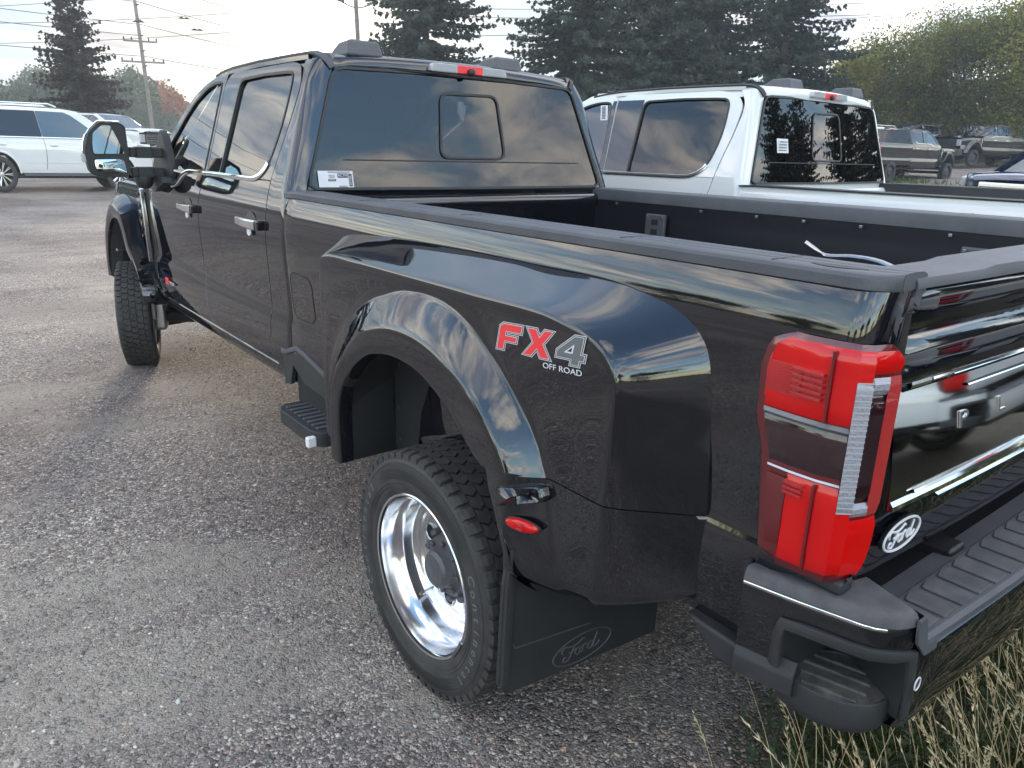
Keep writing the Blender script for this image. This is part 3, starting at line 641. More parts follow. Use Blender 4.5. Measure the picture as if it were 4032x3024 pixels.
    rows = [[(x, y+.003*0, .95+(.012 if (int((x+.9)/.06) % 2) else 0)) for x in np.linspace(-.86, .86, 60)] for y in (1.40, -1.13)]
    loft('bed_floor', rows, bi, P)
    rows = [[(x, y, z) for x in np.linspace(-.97, .97, 15)] for y, z in ((1.40, .95), (1.395, 1.36), (1.375, 1.385), (1.372, 1.425), (1.385, 1.443), (1.415, 1.447), (1.425, 1.44), (1.427, 1.2))]
    loft('bed_front_wall', rows, bi if not hero else pm, P, ang=60, out=(0, -1, .5))
    # ---- tailgate
    tg = empty('tailgate', (0, .031, 0)); tg.parent = P
    rows = []
    prof = [(-1.140, 1.430), (-1.150, 1.446), (-1.196, 1.450), (-1.206, 1.446), (-1.212, 1.434), (-1.213, 1.40), (-1.207, 1.375), (-1.196, 1.362), (-1.193, 1.355), (-1.206, 1.342), (-1.213, 1.32), (-1.215, 1.29), (-1.214, 1.27), (-1.204, 1.262), (-1.200, 1.25), (-1.199, 1.03), (-1.200, 1.02), (-1.206, .98), (-1.207, .90), (-1.200, .86), (-1.19, .845), (-1.15, .84)]
    for x in np.linspace(-.886, .886, 35):
        e = max(0, (abs(x)-.868)/.018)
        crown = -.020*(1-(x/.886)**2)
        rows.append([(x, y+.006*e*e+crown, z) for y, z in prof])
    skin = loft('tailgate_skin', rows, pm, tg, ang=50, out=(0, -1, 0))
    loft('tailgate_inner', [[(x, -1.14, z) for x in (-.88, .88)] for z in (.86, 1.44)], bi, tg)
    # plastic cap
    sec = [(-1.100, 1.435), (-1.103, 1.462), (-1.110, 1.468), (-1.140, 1.4695), (-1.145, 1.468), (-1.150, 1.4695), (-1.195, 1.470), (-1.212, 1.466), (-1.2165, 1.457), (-1.217, 1.448), (-1.205, 1.4475)]
    rows = []
    for x in np.linspace(-.886, .886, 35):
        crown = -.020*(1-(x/.886)**2); hmp = .005*(1 if abs(x) < .60 else 0)
        rows.append([(x, y+crown*(y < -1.12), z+hmp*(1.46 < z)) for y, z in sec])
    loft('tailgate_cap', rows, M['trim'] if hero else M['matte'], tg, ang=32, cap=True, out=(0, 0, 1))
    if hero:
        # mirror-chrome applique
        rows = []
        yc = lambda x: -.020*(1-(x/.886)**2)
        pf = [(-1.203, 1.296), (-1.221, 1.292), (-1.222, 1.282), (-1.217, 1.276), (-1.214, 1.268), (-1.214, 1.25), (-1.216, 1.21), (-1.217, 1.10), (-1.215, 1.06), (-1.215, 1.04), (-1.220, 1.032), (-1.218, 1.022), (-1.203, 1.02)]
        yl = lambda z: (z-1.16)*.17
        for x in np.linspace(-.876, .876, 41):
            rows.append([(x, y+yc(x)+(yl(z) if y < -1.21 else 0), z) for y, z in pf])
        ap = loft('chrome_applique', rows, M['dark_chrome'], tg, ang=25, cap=True, out=(0, -1, 0))
        # inset bars
        def bar(nm, x0, x1, z0, z1, y0, mt):
            n = 14; rows = []; y0 = y0+yl(z0)
            for x in np.linspace(x0, x1, n): rows.append([(x, y0+yc(x)+.004, z0), (x, y0+yc(x)-.002, z0+.002), (x, y0+yc(x)-.004, (z0+z1)/2), (x, y0+yc(x)-.002, z1-.002), (x, y0+yc(x)+.004, z1)])
            return loft(nm, rows, mt, ap, ang=25, out=(0, -1, 0))
        bar('chrome_bar', -.735, .735, 1.252, 1.264, -1.220, M['chrome'])
        bar('chrome_bar', -.815, -.735, 1.248, 1.266, -1.2175, M['satin'])
        bar('dark_recess', -.825, .80, 1.268, 1.2715, -1.2155, M['decal_black'])
        bar('chrome_bar', -.80, -.26, 1.040, 1.051, -1.2185, M['chrome'])
        bar('chrome_bar', -.58, .58, 1.218, 1.226, -1.2185, M['chrome'])
        bar('lower_chrome_edge', -.70, .70, 1.010, 1.018, -1.2155, M['dark_chrome'])
        word = 'PLATINUM'
        for i, ch in enumerate(word):
            x = -.590+i*.185
            text_on('tailgate_letter', ch, .050, (x, -1.2180+yc(x)+yl(1.15), 1.150), (1, 0, 0), (.06, .17, 1), M['satin'], ap, extrude=.0010, sx=1.9, bevel=.0006)
        text_on('tailgate_letter', 'SUPER DUTY', .042, (-.05, -1.2215+yc(0), 1.045), (1, 0, 0), (0, 0, 1), M['chrome'], ap, extrude=.002, sx=1.3)
        # oval badge
        oc = (-.776, -1.2275, .940)
        def oval(nm, a, b, d, mt, n=36):
            V = [(oc[0]+a*math.cos(t), oc[1]+h, oc[2]+b*math.sin(t)) for h in (0.006, -d) for t in np.linspace(0, 2*math.pi, n+1)[:-1]]
            obj(nm, V, gridF(2, n, True)+[tuple(range(n, 2*n))], mt, bd, bevel=.0008)
        bd = empty('oval_badge'); bd.parent = tg
        oval('badge_base', .082, .036, .001, M['decal_black']); 
        tube('badge_ring', [(oc[0]+.077*math.cos(t), oc[1]-.0015, oc[2]+.032*math.sin(t)) for t in np.linspace(0, 2*math.pi, 49)[:-1]], .0028, M['paper'], bd, n=6, closed=True, up=(0, -1, 0))
        def script(par, o_, ex, ez, sc, w, mt, depth=(0, 0, 0)):
            """the cursive word, drawn as pen strokes on a 100 x 40 field"""
            st = [[(-46, 4), (-48, 10), (-42, 15), (-32, 12), (-20, 10), (-8, 13), (0, 17), (4, 15)],                       # top bar of F with curl
                  [(-20, 11), (-24, 2), (-29, -8), (-36, -14), (-44, -12), (-44, -6), (-38, -5)],                          # stem
                  [(-32, 0), (-24, 1), (-16, 3)],
                  [(-14, -9), (-18, -4), (-13, 2), (-7, 0), (-7, -7), (-12, -11), (-15, -7)], [(-8, 0), (-2, 1)],             # o
                  [(0, 3), (0, -3), (-3, -11)], [(-1, -3), (4, 3), (9, 3), (8, 0)],                                        # r
                  [(24, 2), (17, 2), (12, -4), (14, -10), (20, -10), (25, -3), (30, 8), (33, 16)], [(27, -1), (25, -9), (30, -11), (37, -7), (40, -4)]]
            for q in st:
                pts = cr(q, 5*len(q)); tube('script_stroke', [Vector(o_)+Vector(ex)*(x*sc)+Vector(ez)*(z*sc) for x, z in pts], w, mt, par, n=5, up=(0, -1, 0.01))
        script(bd, (oc[0]+.004, oc[1]-.0015, oc[2]-.001), (1, 0, 0), (0, 0, 1), .00128, .0026, M['paper'])
    # ---- tail lamps
    for s in (-1, 1):
        tl = empty('tail_lamp'); tl.parent = P
        # plan section of the lens: side face, chamfer, rear face; outline varies with height
        #  columns: u 0 = forward edge on the side, ridge at u=4, inboard edge on the rear at the end
        def sec(z, o):
            f = float(np.interp(z, [.885, .905, 1.08, 1.12, 1.17, 1.28, 1.335, 1.358], [-1.06, -1.012, -.995, -.99, -.972, -.966, -.98, -1.03]))
            r_ = float(np.interp(z, [.885, .93, .965, 1.0, 1.30, 1.33, 1.358], [.965, .918, .906, .903, .903, .907, .94]))
            rx = 1.000; ry = -1.178
            k = o
            return [(rx-.004, f), (rx+.008+k, f-.008), (rx+.013+k, f-.03), (rx+.015+k, -1.07), (rx+.012+k, -1.125), (rx+.003+k*.8, -1.164-k*.6), (.986, -1.180-k), (.954, -1.192-k), (r_+.012, -1.197-k), (r_, -1.190), (r_, -1.17)]
        def band(nm, z0, z1, mt, o, u0=0, u1=10, n=8, cap=True):
            rows = []
            zz = np.linspace(z0, z1, n)
            for i, z in enumerate(zz):
                e = .006*((i == 0)+(i == n-1)) if cap else 0
                rows.append([(s*(x-e*(1 if x > .95 else 0)), y+e*.7, z) for x, y in sec(z, o)[u0:u1+1]])
            return loft(nm, rows, mt, tl, out=(s, -1, 0), ang=28)
        body = band('lamp_housing', .888, 1.357, M['red_deep'], -.003, n=26)
        band('upper_lens', 1.205, 1.347, M['red_lens'], .004, 2, 6, 10); band('upper_lens', 1.306, 1.347, M['red_lens'], .004, 6, 8, 4)
        band('side_reflector', 1.225, 1.312, M['red_glow'], .007, 2, 3, 4)
        band('smoked_band', 1.095, 1.196, M['smoke'], .001, 2, 5, 7)
        band('lamp_smoked_strip', 1.190, 1.204, M['decal_grey'], .006, 2, 5, 3)
        band('lamp_pale_strip', 1.0885, 1.0925, M['decal_silver'], .0045, 2, 5, 3)
        band('lower_lens', .905, 1.086, M['red_lens'], .004, 3, 6, 10); band('lower_lens', .905, 1.022, M['red_lens'], .004, 6, 8, 8)
        band('side_reflector', .93, 1.075, M['red_deep'], .006, 2, 3, 6)
        band('reverse_lens', 1.030, 1.300, M['lens_white'], .0070, 5, 6, 16); band('reverse_lens', 1.268, 1.300, M['lens_white'], .0070, 6, 7, 4); band('reverse_lens', 1.030, 1.058, M['lens_white'], .0070, 6, 7, 4)
        band('lens_insert', 1.060, 1.266, M['smoke'], .0060, 6, 7, 12)
        band('edge_reflector', 1.028, 1.300, M['red_glow'], .005, 7, 8, 12)
        band('strip_frame', 1.022, 1.306, M['red_deep'], .003, 5, 8, 4)
        for zc_ in np.linspace(1.04, 1.290, 24): band('prism_rib', zc_, zc_+.003, M['lens_clear'], .0078, 5, 6, 3, False)
        for z0_, z1_ in ((1.207, 1.342), (.907, 1.084)):
            xx = 1.019
            box('lens_divider', (min(s*(xx-.004), s*(xx+.0042)), -1.128, z0_), (max(s*(xx-.004), s*(xx+.0042)), -1.1225, z1_), M['red_deep'], tl, bevel=.001)
        for zc in (1.245, 1.2565, 1.268, 1.2795, 1.291):
            prism('lens_rib', [(-1.115, zc), (-1.060, zc), (-1.052, zc+.006), (-1.115, zc+.006)], 'x', *sorted((s*1.012, s*1.029)), M['red_glow'], tl, bevel=.001)
        for zc in (1.05, 1.06, 1.07):
            prism('lens_rib', [(-1.105, zc), (-1.065, zc), (-1.065, zc+.005), (-1.105, zc+.005)], 'x', *sorted((s*1.012, s*1.027)), M['red_glow'], tl, bevel=.001)
        # small matte bracket under the lamp
        box('lamp_bracket', (min(s*.93, s*.98), -1.19, .862), (max(s*.93, s*.98), -1.10, .893), M['matte'], tl, bevel=.01)
    # ---- rear bumper
    bmp = empty('rear_bumper'); bmp.parent = P
    def BC(n=40):
        return arcl(fillet([(1.030, -1.015), (1.006, -1.13), (.965, -1.285), (.86, -1.318), (.45, -1.335), (0, -1.345)], [0, .08, .055, .08, .1, 0], 8), n)
    bc = BC(60)
    nv = lambda i: None
    def off(C_, d):
        P_, T = frames(np.c_[C_, np.zeros(len(C_))]); N = np.c_[T[:, 1], -T[:, 0]]
        # inward = towards the truck centre (smaller |x|, larger y)
        sgn = 1 if (N[len(N)//2] @ np.array([0, 1])) > 0 else -1
        return C_+N*sgn*d
    for s in (-1, 1):
        def band2(nm, C_, prof, mt, **k):
            rows = [[(s*x, y, z) for x, y in off(C_, d)] for d, z in prof]
            return loft(nm, rows, mt, bmp, out=(s, -1, 0), **k)
        iC = int(np.argmin(np.abs(bc[:, 1]+1.10)-0*(bc[:, 0]))); iS = int(np.argmin(np.linalg.norm(bc-np.array([.905, -1.305]), axis=1)))
        side = bc[:iC+1]; corner = bc[iC:iS+1]; rear = bc[iS:]
        band2('bumper_skin_side', side, [(.02, .672), (.003, .676), (0, .69), (0, .80), (.003, .832), (.01, .836)], pm)
        band2('bumper_skin_corner', corner, [(.012, .776), (.002, .780), (0, .79), (0, .82), (.003, .832), (.01, .836)], pm)
        zlow = .595
        band2('bumper_skin_rear', rear, [(.04, zlow-.010), (.012, zlow), (.004, zlow+.02), (0, zlow+.08), (0, .75), (.004, .766), (.012, .772)], pm)
        band2('bumper_bright_strip', bc[:iS-2], [(-.001, .825), (-.002, .827), (-.002, .830), (-.001, .832)], M['dark_chrome'])
        # corner top pad (raised) with its outer lip
        oc_ = bc[:iS+1]
        inner = arcl(fillet([(.985, -1.015), (.972, -1.09), (.950, -1.150), (.895, -1.172), (.86, -1.18)], .03, 5), len(oc_))
        rows = []
        for t, z in ((0, .832), (-.004, .836), (0, .850), (.006, .858), (.016, .861)):
            rows.append([(s*x, y, z) for x, y in (off(oc_, t))])
        base = off(oc_, .016)
        for t in (.3, .6, 1.0): rows.append([(s*x, y, .861) for x, y in base*(1-t)+inner*t])
        rows.append([(s*x, y, .83) for x, y in inner])
        loft('corner_pad', rows, M['pad'], bmp, out=(0, 0, 1), ang=40)
        # drop from pad to the centre step
        e0 = oc_[-1]; e1 = inner[-1]
        rows = [[(s*(e0[0]+(e1[0]-e0[0])*t+d), e0[1]+(e1[1]-e0[1])*t-(.003 if t == 0 else 0), z) for t in np.linspace(0, 1, 6)] for d, z in ((0, .861), (-.010, .855), (-.022, .82), (-.030, .79), (-.045, .778))]
        obj('pad_end', [(s*(e0[0]+.012), e0[1]-.0035, .852), (s*(e0[0]-.012), e0[1]-.0035, .852), (s*(e0[0]-.024), e0[1]-.0055, .82), (s*(e0[0]-.034), e0[1]-.0065, .785), (s*(e0[0]-.075), e0[1]-.009, .785), (s*(e0[0]-.075), e0[1]-.009, .762), (s*(e0[0]-.030), e0[1]-.0065, .762), (s*(e0[0]+.004), e0[1]-.0035, .80), (s*(e0[0]+.012), e0[1]-.0035, .83)], [tuple(range(9))], M['trim'], bmp, smooth=False, solid=.006)
        loft('pad_drop', rows, M['matte'], bmp, out=(-s, 0, 1))
        # pocket in the corner: frame, recess and step
        cq = np.array([.80, -1.12]); rows = []
        for k, z in ((1, .776), (.97, .772), (.30, .765), (.15, .74), (.12, .66), (.15, .56)): rows.append([(s*x, y, z) for x, y in cq+(corner-cq)*k])
        loft('step_recess', rows, M['matte'], bmp)
        for q_ in (corner[0], corner[-1]):
            v_ = cq+(q_-cq)*.10; w_ = cq+(q_-cq)*.995; obj('recess_wall', [(s*w_[0], w_[1], .618), (s*v_[0], v_[1], .58), (s*v_[0], v_[1], .775), (s*w_[0], w_[1], .775)], [(0, 1, 2, 3)], M['matte'], bmp, smooth=False)
        fr_ = [(s*corner[0][0]+s*.002, corner[0][1], z) for z in np.linspace(.672, .765, 5)]
        pts = [(s*(x+.002), y-.001, .775) for x, y in corner[::2]]
        fr_ = fr_[:-1]+[(s*(corner[0][0]+.001), corner[0][1]-.006, .772)]+pts[1:-1]+[(s*(corner[-1][0]+.0), corner[-1][1]-.002, .770), (s*(corner[-1][0]-.012), corner[-1][1]-.002, .70), (s*(corner[-1][0]-.02), corner[-1][1]-.001, .62)]
        ups = []
        c0 = np.array([s*.86, -1.15, 0])
        for p in fr_:
            v = np.array(p)-c0; v[2] = 0; ups.append(v/np.linalg.norm(v))
        sweep('recess_frame', fr_, rect(.026, .012, .004), M['matte'], bmp, up=np.array(ups))
        # lower matte strip with bevelled top
        C2 = off(bc[:iC+3], -.004)
        rows = [[(s*x, y, z) for x, y in off(C2, d)] for d, z in ((.018, .684), (.0, .660), (-.002, .652), (.0, .615), (.02, .600), (.10, .598))]
        loft('lower_valance', rows, M['matte'], bmp, ang=25, cap=False)
        e_ = [rows[k][-1] for k in range(6)]; obj('valance_end', e_, [tuple(range(6))], M['matte'], bmp, smooth=False)
        # step
        so_ = [(.990, -1.085), (.93, -1.085), (.865, -1.10), (.82, -1.135), (.815, -1.262), (.86, -1.284), (.94, -1.272), (.985, -1.215), (.998, -1.15)]
        so_ = [tuple(p) for p in fillet(so_, .03, 5, True)]
        c_ = np.mean(so_, axis=0)
        rows = []
        for k, z in ((.90, .572), (.97, .580), (1.0, .595), (1.0, .634), (.985, .642), (.95, .644), (.93, .637), (.5, .637), (.05, .637)):
            rows.append([(s*(c_[0]+(x-c_[0])*k), c_[1]+(y-c_[1])*k, z-(.0)) for x, y in so_])
        stp = loft('corner_step', rows, M['matte'], bmp, closed=True, ang=30)
        tp = [(s*(c_[0]+(x-c_[0])*.90), c_[1]+(y-c_[1])*.90) for x, y in so_]
        prism('step_tread', tp, 'z', .6375, .6395, M['dusty'], stp, bevel=.001)
        for i, t in enumerate(np.linspace(-.045, .045, 4)):
            L = .145-.9*abs(t)
            V0 = np.array([s*(c_[0]-.0), c_[1]]); dr = np.array([s*.28, .96]); dr = dr/np.linalg.norm(dr); nr = np.array([dr[1], -dr[0]])
            a_ = V0+nr*t*1.15-dr*L/2; b_ = V0+nr*t*1.15+dr*L/2
            sweep('step_rib', [(a_[0], a_[1], .642), (b_[0], b_[1], .642)], rect(.009, .006, .002), M['dusty'], stp)
        # parking sensor
        for x, y, z in ((.875, -1.3165, .700), (.30, -1.3425, .69)):
            V = [(s*x+.012*math.cos(t), y-.001+(.02*(0)), z+.014*math.sin(t)) for t in np.linspace(0, 2*math.pi, 17)[:-1]]
            tube('parking_sensor', V, .0016, M['decal_silver'], bmp, n=5, closed=True, up=(0, -1, 0))
            obj('sensor_face', [(s*x+.008*math.cos(t), y-.001, z+.0095*math.sin(t)) for t in np.linspace(0, 2*math.pi, 17)[:-1]], [tuple(range(16))], M['decal_black'], bmp, smooth=False)
    # centre step pad with ribs
    yo = lambda x: float(np.interp(abs(x), [0, .45, .86], [-1.338, -1.328, -1.308]))
    rows = []
    for x in np.linspace(-.872, .872, 31):
        rows.append([(x, yo(x)-.004, .770), (x, yo(x)-.003, .784), (x, yo(x)+.006, .790), (x, -1.21, .790), (x, -1.205, .784), (x, -1.16, .780)])
    sp_ = loft('centre_step', rows, M['trim'], bmp, ang=30, out=(0, 0, 1))
    for i in range(23):
        x = -.835+i*.076
        prism('step_rib', [(x, yo(x)+.012), (x+.062, yo(x)+.012), (x+.062, -1.222), (x+.031, -1.214), (x, -1.222)], 'z', .7895, .7945, M['pad'], sp_, bevel=.002)
    # plate pocket and hitch
    box('plate_recess', (-.235, -1.352, .60), (.235, -1.30, .769), M['matte'], bmp, bevel=.012)
    box('hitch_receiver', (-.04, -1.34, .47), (.04, -1.0, .555), M['chassis'], bmp, bevel=.006)
    prism('bumper_valance', fillet([(-.86, -1.29), (-.80, -1.15), (.80, -1.15), (.86, -1.29), (0, -1.32)], .04, 4, True), 'z', .55, .592, M['matte'], bmp, bevel=.01)
    box('bumper_beam', (-.78, -1.28, .60), (.78, -1.10, .77), M['chassis'], bmp, bevel=.01)

def tyre(par, cx, cy, cz, side=-1, R_=.398, w=.226, hero=True, name='tyre'):
    """side = which way the outer sidewall faces (along x)"""
    h = w/2
    prof = [(-h+.022, .262), (-h+.008, .270), (-h-.001, .300), (-h-.004, .330), (-h+.004, .366), (-h+.016, .384), (-h+.024, R_-.013), (0, R_-.010), (h-.024, R_-.013), (h-.016, .384), (h-.004, .366), (h+.002, .345), (h+.0035, .330), (h+.003, .315), (h, .300), (h-.004, .285), (h-.006, .272), (h-.014, .264), (h-.022, .260)]
    rows = []
    n = 96
    for i in range(n+1):
        a = 2*math.pi*i/n; rows.append([(cx+side*px, cy+r_*math.cos(a), cz+r_*math.sin(a)) for px, r_ in prof])
    t_ = loft(name, rows, M['rubber'], par, ang=50)
    # tread blocks: 5 circumferential rows, staggered, each a real block
    V = []; F = []
    nb = 54; rows_ = [(-.105, -.068), (-.063, -.024), (-.020, .020), (.024, .063), (.068, .105)]
    for ri, (a0, a1) in enumerate(rows_):
        for k in range(nb):
            ph = (k+(.5 if ri % 2 else 0)+.15*ri)/nb*2*math.pi; d = 2*math.pi/nb
            g = .085*d if ri in (1, 2, 3) else .16*d
            sh = .28*d if ri in (1, 2, 3) else .05*d
            ys_ = [(a0, ph+g), ((a0+a1)/2, ph+g+sh), (a1, ph+g), (a1, ph+d-g), ((a0+a1)/2, ph+d-g+sh), (a0, ph+d-g)]
            b = len(V)
            for lv, rr in ((0, R_-.014), (1, R_)):
                for xx, aa in ys_:
                    r2 = rr-(.005 if abs(xx) > .1 else 0)
                    if lv == 0 and abs(xx) > .1: r2 -= .012
                    V.append((cx+side*xx*(1.0 if lv == 0 or abs(xx) < .1 else .985), cy+r2*math.cos(aa), cz+r2*math.sin(aa)))
            F += [(b+6, b+7, b+10, b+11), (b+7, b+8, b+9, b+10)]+[(b+i, b+(i+1) % 6, b+6+(i+1) % 6, b+6+i) for i in range(6)]
    tr = obj('tread', V, F, M['rubber'], par, smooth=False); tr['kind'] = 'stuff'
    if hero:
        # hexagon print on the sidewall and raised lettering
        xo = cx+side*(h+.0042)
        V = []; F = []
        def surf(r_, a, lift=0):
            px = float(np.interp(r_, [.285, .300, .315, .330, .345, .366], [h-.004, h, h+.003, h+.0035, h+.002, h-.004]))
            return (cx+side*(px+.0008+lift), cy+r_*math.cos(a), cz+r_*math.sin(a))
        for c0, c1 in ((R(48), R(148)), (R(228), R(318))):
            for q in range(5):
                r0 = .318+q*.0105
                m_ = int((c1-c0)*r0/.0122)
                for i in range(m_):
                    a = c0+(i+(.5 if q % 2 else 0))*(c1-c0)/m_
                    tt = (a-c0)/(c1-c0); sz = .0052*min(1, 1.6*math.sin(math.pi*min(max(tt, 0), 1))**.6+.15)
                    b = len(V)
                    for k in range(6):
                        t = math.pi/3*k; V.append(surf(r0+sz*math.sin(t), a+sz*math.cos(t)/r0))
                    F.append(tuple(range(b, b+6)))
        hx = obj('sidewall_print', V, F, M['rubber_dk'], par, smooth=False); hx['kind'] = 'stuff'
        def arc_text(word, r_, a_mid, size, step, mt, nm, flip=1):
            for i, ch in enumerate(word):
                if ch == ' ': continue
                a = a_mid-flip*(i-(len(word)-1)/2)*step
                Vt, Ft = text_mesh(ch, size, .0006)
                # seen from outside, the word reads clockwise about the hub
                V2 = []
                for v in Vt:
                    rr = r_+v[1]; aa = a-side*v[0]*1.15/r_
                    V2.append(surf(rr, aa, v[2]+.0004))
                obj(nm, V2, Ft, mt, par, smooth=False)
        # viewed from -x: y to the left is forward... angle grows from +y (forward, left) up to +z
        arc_text('Continental', .332, R(188), .040, R(6.6), M['rubber_lt'], 'tyre_letter', -1 if side < 0 else 1)
        arc_text('Continental', .332, R(5), .040, R(6.6), M['rubber_lt'], 'tyre_letter', -1 if side < 0 else 1)
        for q in (.292, .303, .3575): tube('sidewall_ring', [surf(q, a) for a in np.linspace(0, 2*math.pi, 97)[:-1]], .0011, M['rubber'], par, n=4, closed=True, up=(1, 0, 0))
    return t_

def dish_wheel(par, cx, cy, cz, hero=True):
    """deep dish rear outer wheel, open towards -x (cx = outer flange plane, magnitude side by sign)"""
    s = -1 if cx < 0 else 1
    pos = (cx, cy, cz)
    sg = 1 if s < 0 else -1
    pr = [(.004, .2555), (.006, .262), (.001, .267), (-.008, .266), (-.014, .258), (-.010, .2545), (-.004, .2535), (-.002, .250), (-.014, .2475), (-.045, .246), (-.058, .238), (-.075, .2275), (-.085, .226), (-.120, .2255), (-.130, .221), (-.139, .212), (-.142, .206), (-.140, .200), (-.146, .196), (-.156, .190), (-.160, .180), (-.163, .150), (-.162, .120), (-.158, .112), (-.152, .108)]
    pr = [(px if px > -.05 else -.05+(px+.05)*.80, r_) for px, r_ in pr]
    rows = []
    n = 96
    for i in range(n+1):
        a = 2*math.pi*i/n; rows.append([(cx-sg*px, cy+r_*math.cos(a), cz+r_*math.sin(a)) for px, r_ in pr])
    rim = loft('rim', rows, M['alu'], par, ang=40)
    # hand holes (dark with a raised lip)
    for k in range(8):
        a = 2*math.pi*(k+.35)/8; yy = cy+.156*math.cos(a); zz = cz+.156*math.sin(a)
        V = [(cx+sg*.137, yy+.030*math.cos(t), zz+.030*math.sin(t)) for t in np.linspace(0, 2*math.pi, 21)[:-1]]
        obj('hand_hole', V, [tuple(range(20))], M['dk'], rim, smooth=False)
        tube('hole_lip', V, .0035, M['alu_dull'], rim, n=6, closed=True, up=(1, 0, 0))
    # hub: bolted cap with nuts
    hp = [(-.135, .104), (-.122, .106), (-.100, .100), (-.092, .092), (-.090, .070), (-.078, .064), (-.060, .062), (-.050, .052), (-.047, .001)]
    rows = []
    for i in range(41):
        a = 2*math.pi*i/40; rows.append([(cx-sg*px, cy+r_*math.cos(a), cz+r_*math.sin(a)) for px, r_ in hp])
    hub = loft('hub', rows, M['iron'], par, ang=35)
    for k in range(10):
        a = 2*math.pi*k/10+.2; yy = cy+.113*math.cos(a); zz = cz+.113*math.sin(a)
        V = [(cx+sg*x_, yy+r_*math.cos(t), zz+r_*math.sin(t)) for x_, r_ in ((.136, .014), (.104, .014), (.098, .011), (.094, .008)) for t in np.linspace(0, 2*math.pi, 7)[:-1]]
        obj('lug_nut', V, gridF(4, 6, True)+[tuple(range(18, 24))], M['iron'], hub, smooth=False)
    for k in range(8):
        a = 2*math.pi*k/8; yy = cy+.082*math.cos(a); zz = cz+.082*math.sin(a)
        V = [(cx+sg*x_, yy+r_*math.cos(t), zz+r_*math.sin(t)) for x_, r_ in ((.095, .009), (.081, .009), (.079, .006)) for t in np.linspace(0, 2*math.pi, 7)[:-1]]
        obj('hub_bolt', V, gridF(3, 6, True)+[tuple(range(12, 18))], M['iron'], hub, smooth=False)
    # valve stem
    tube('valve_stem', [(cx+sg*.150, cy+.13, cz-.155), (cx+sg*.100, cy+.118, cz-.150), (cx+sg*.082, cy+.110, cz-.148)], .0045, M['steel'], par, n=8)
    tube('valve_cap', [(cx+sg*.082, cy+.110, cz-.148), (cx+sg*.066, cy+.106, cz-.147)], .0065, M['satin'], par, n=8)
    # wheel weight clipped to the flange
    a0 = R(216)
    pts = [(cx-sg*.004, cy+.259*math.cos(a), cz+.259*math.sin(a)) for a in np.linspace(R(203), R(222), 8)]
    sweep('wheel_weight', pts, rect(.012, .010, .003), M['steel'], par, up=(1, 0, 0))

def simple_rim(par, cx, cy, cz, s):
    sg = s
    pr = [(.0, .262), (.004, .258), (-.010, .252), (-.04, .240), (-.05, .20), (-.03, .15), (-.02, .11), (-.02, .06), (-.03, .001)]
    rows = []
    for i in range(49):
        a = 2*math.pi*i/48; rows.append([(cx+sg*px, cy+r_*math.cos(a), cz+r_*math.sin(a)) for px, r_ in pr])
    loft('rim', rows, M['alu'], par, ang=30)
    rows = []
    for i in range(33):
        a = 2*math.pi*i/32; rows.append([(cx+sg*px, cy+r_*math.cos(a), cz+r_*math.sin(a)) for px, r_ in ((-.05, .25), (-.19, .245), (-.20, .262))])
    loft('rim_barrel', rows, M['alu_dull'], par, ang=30)

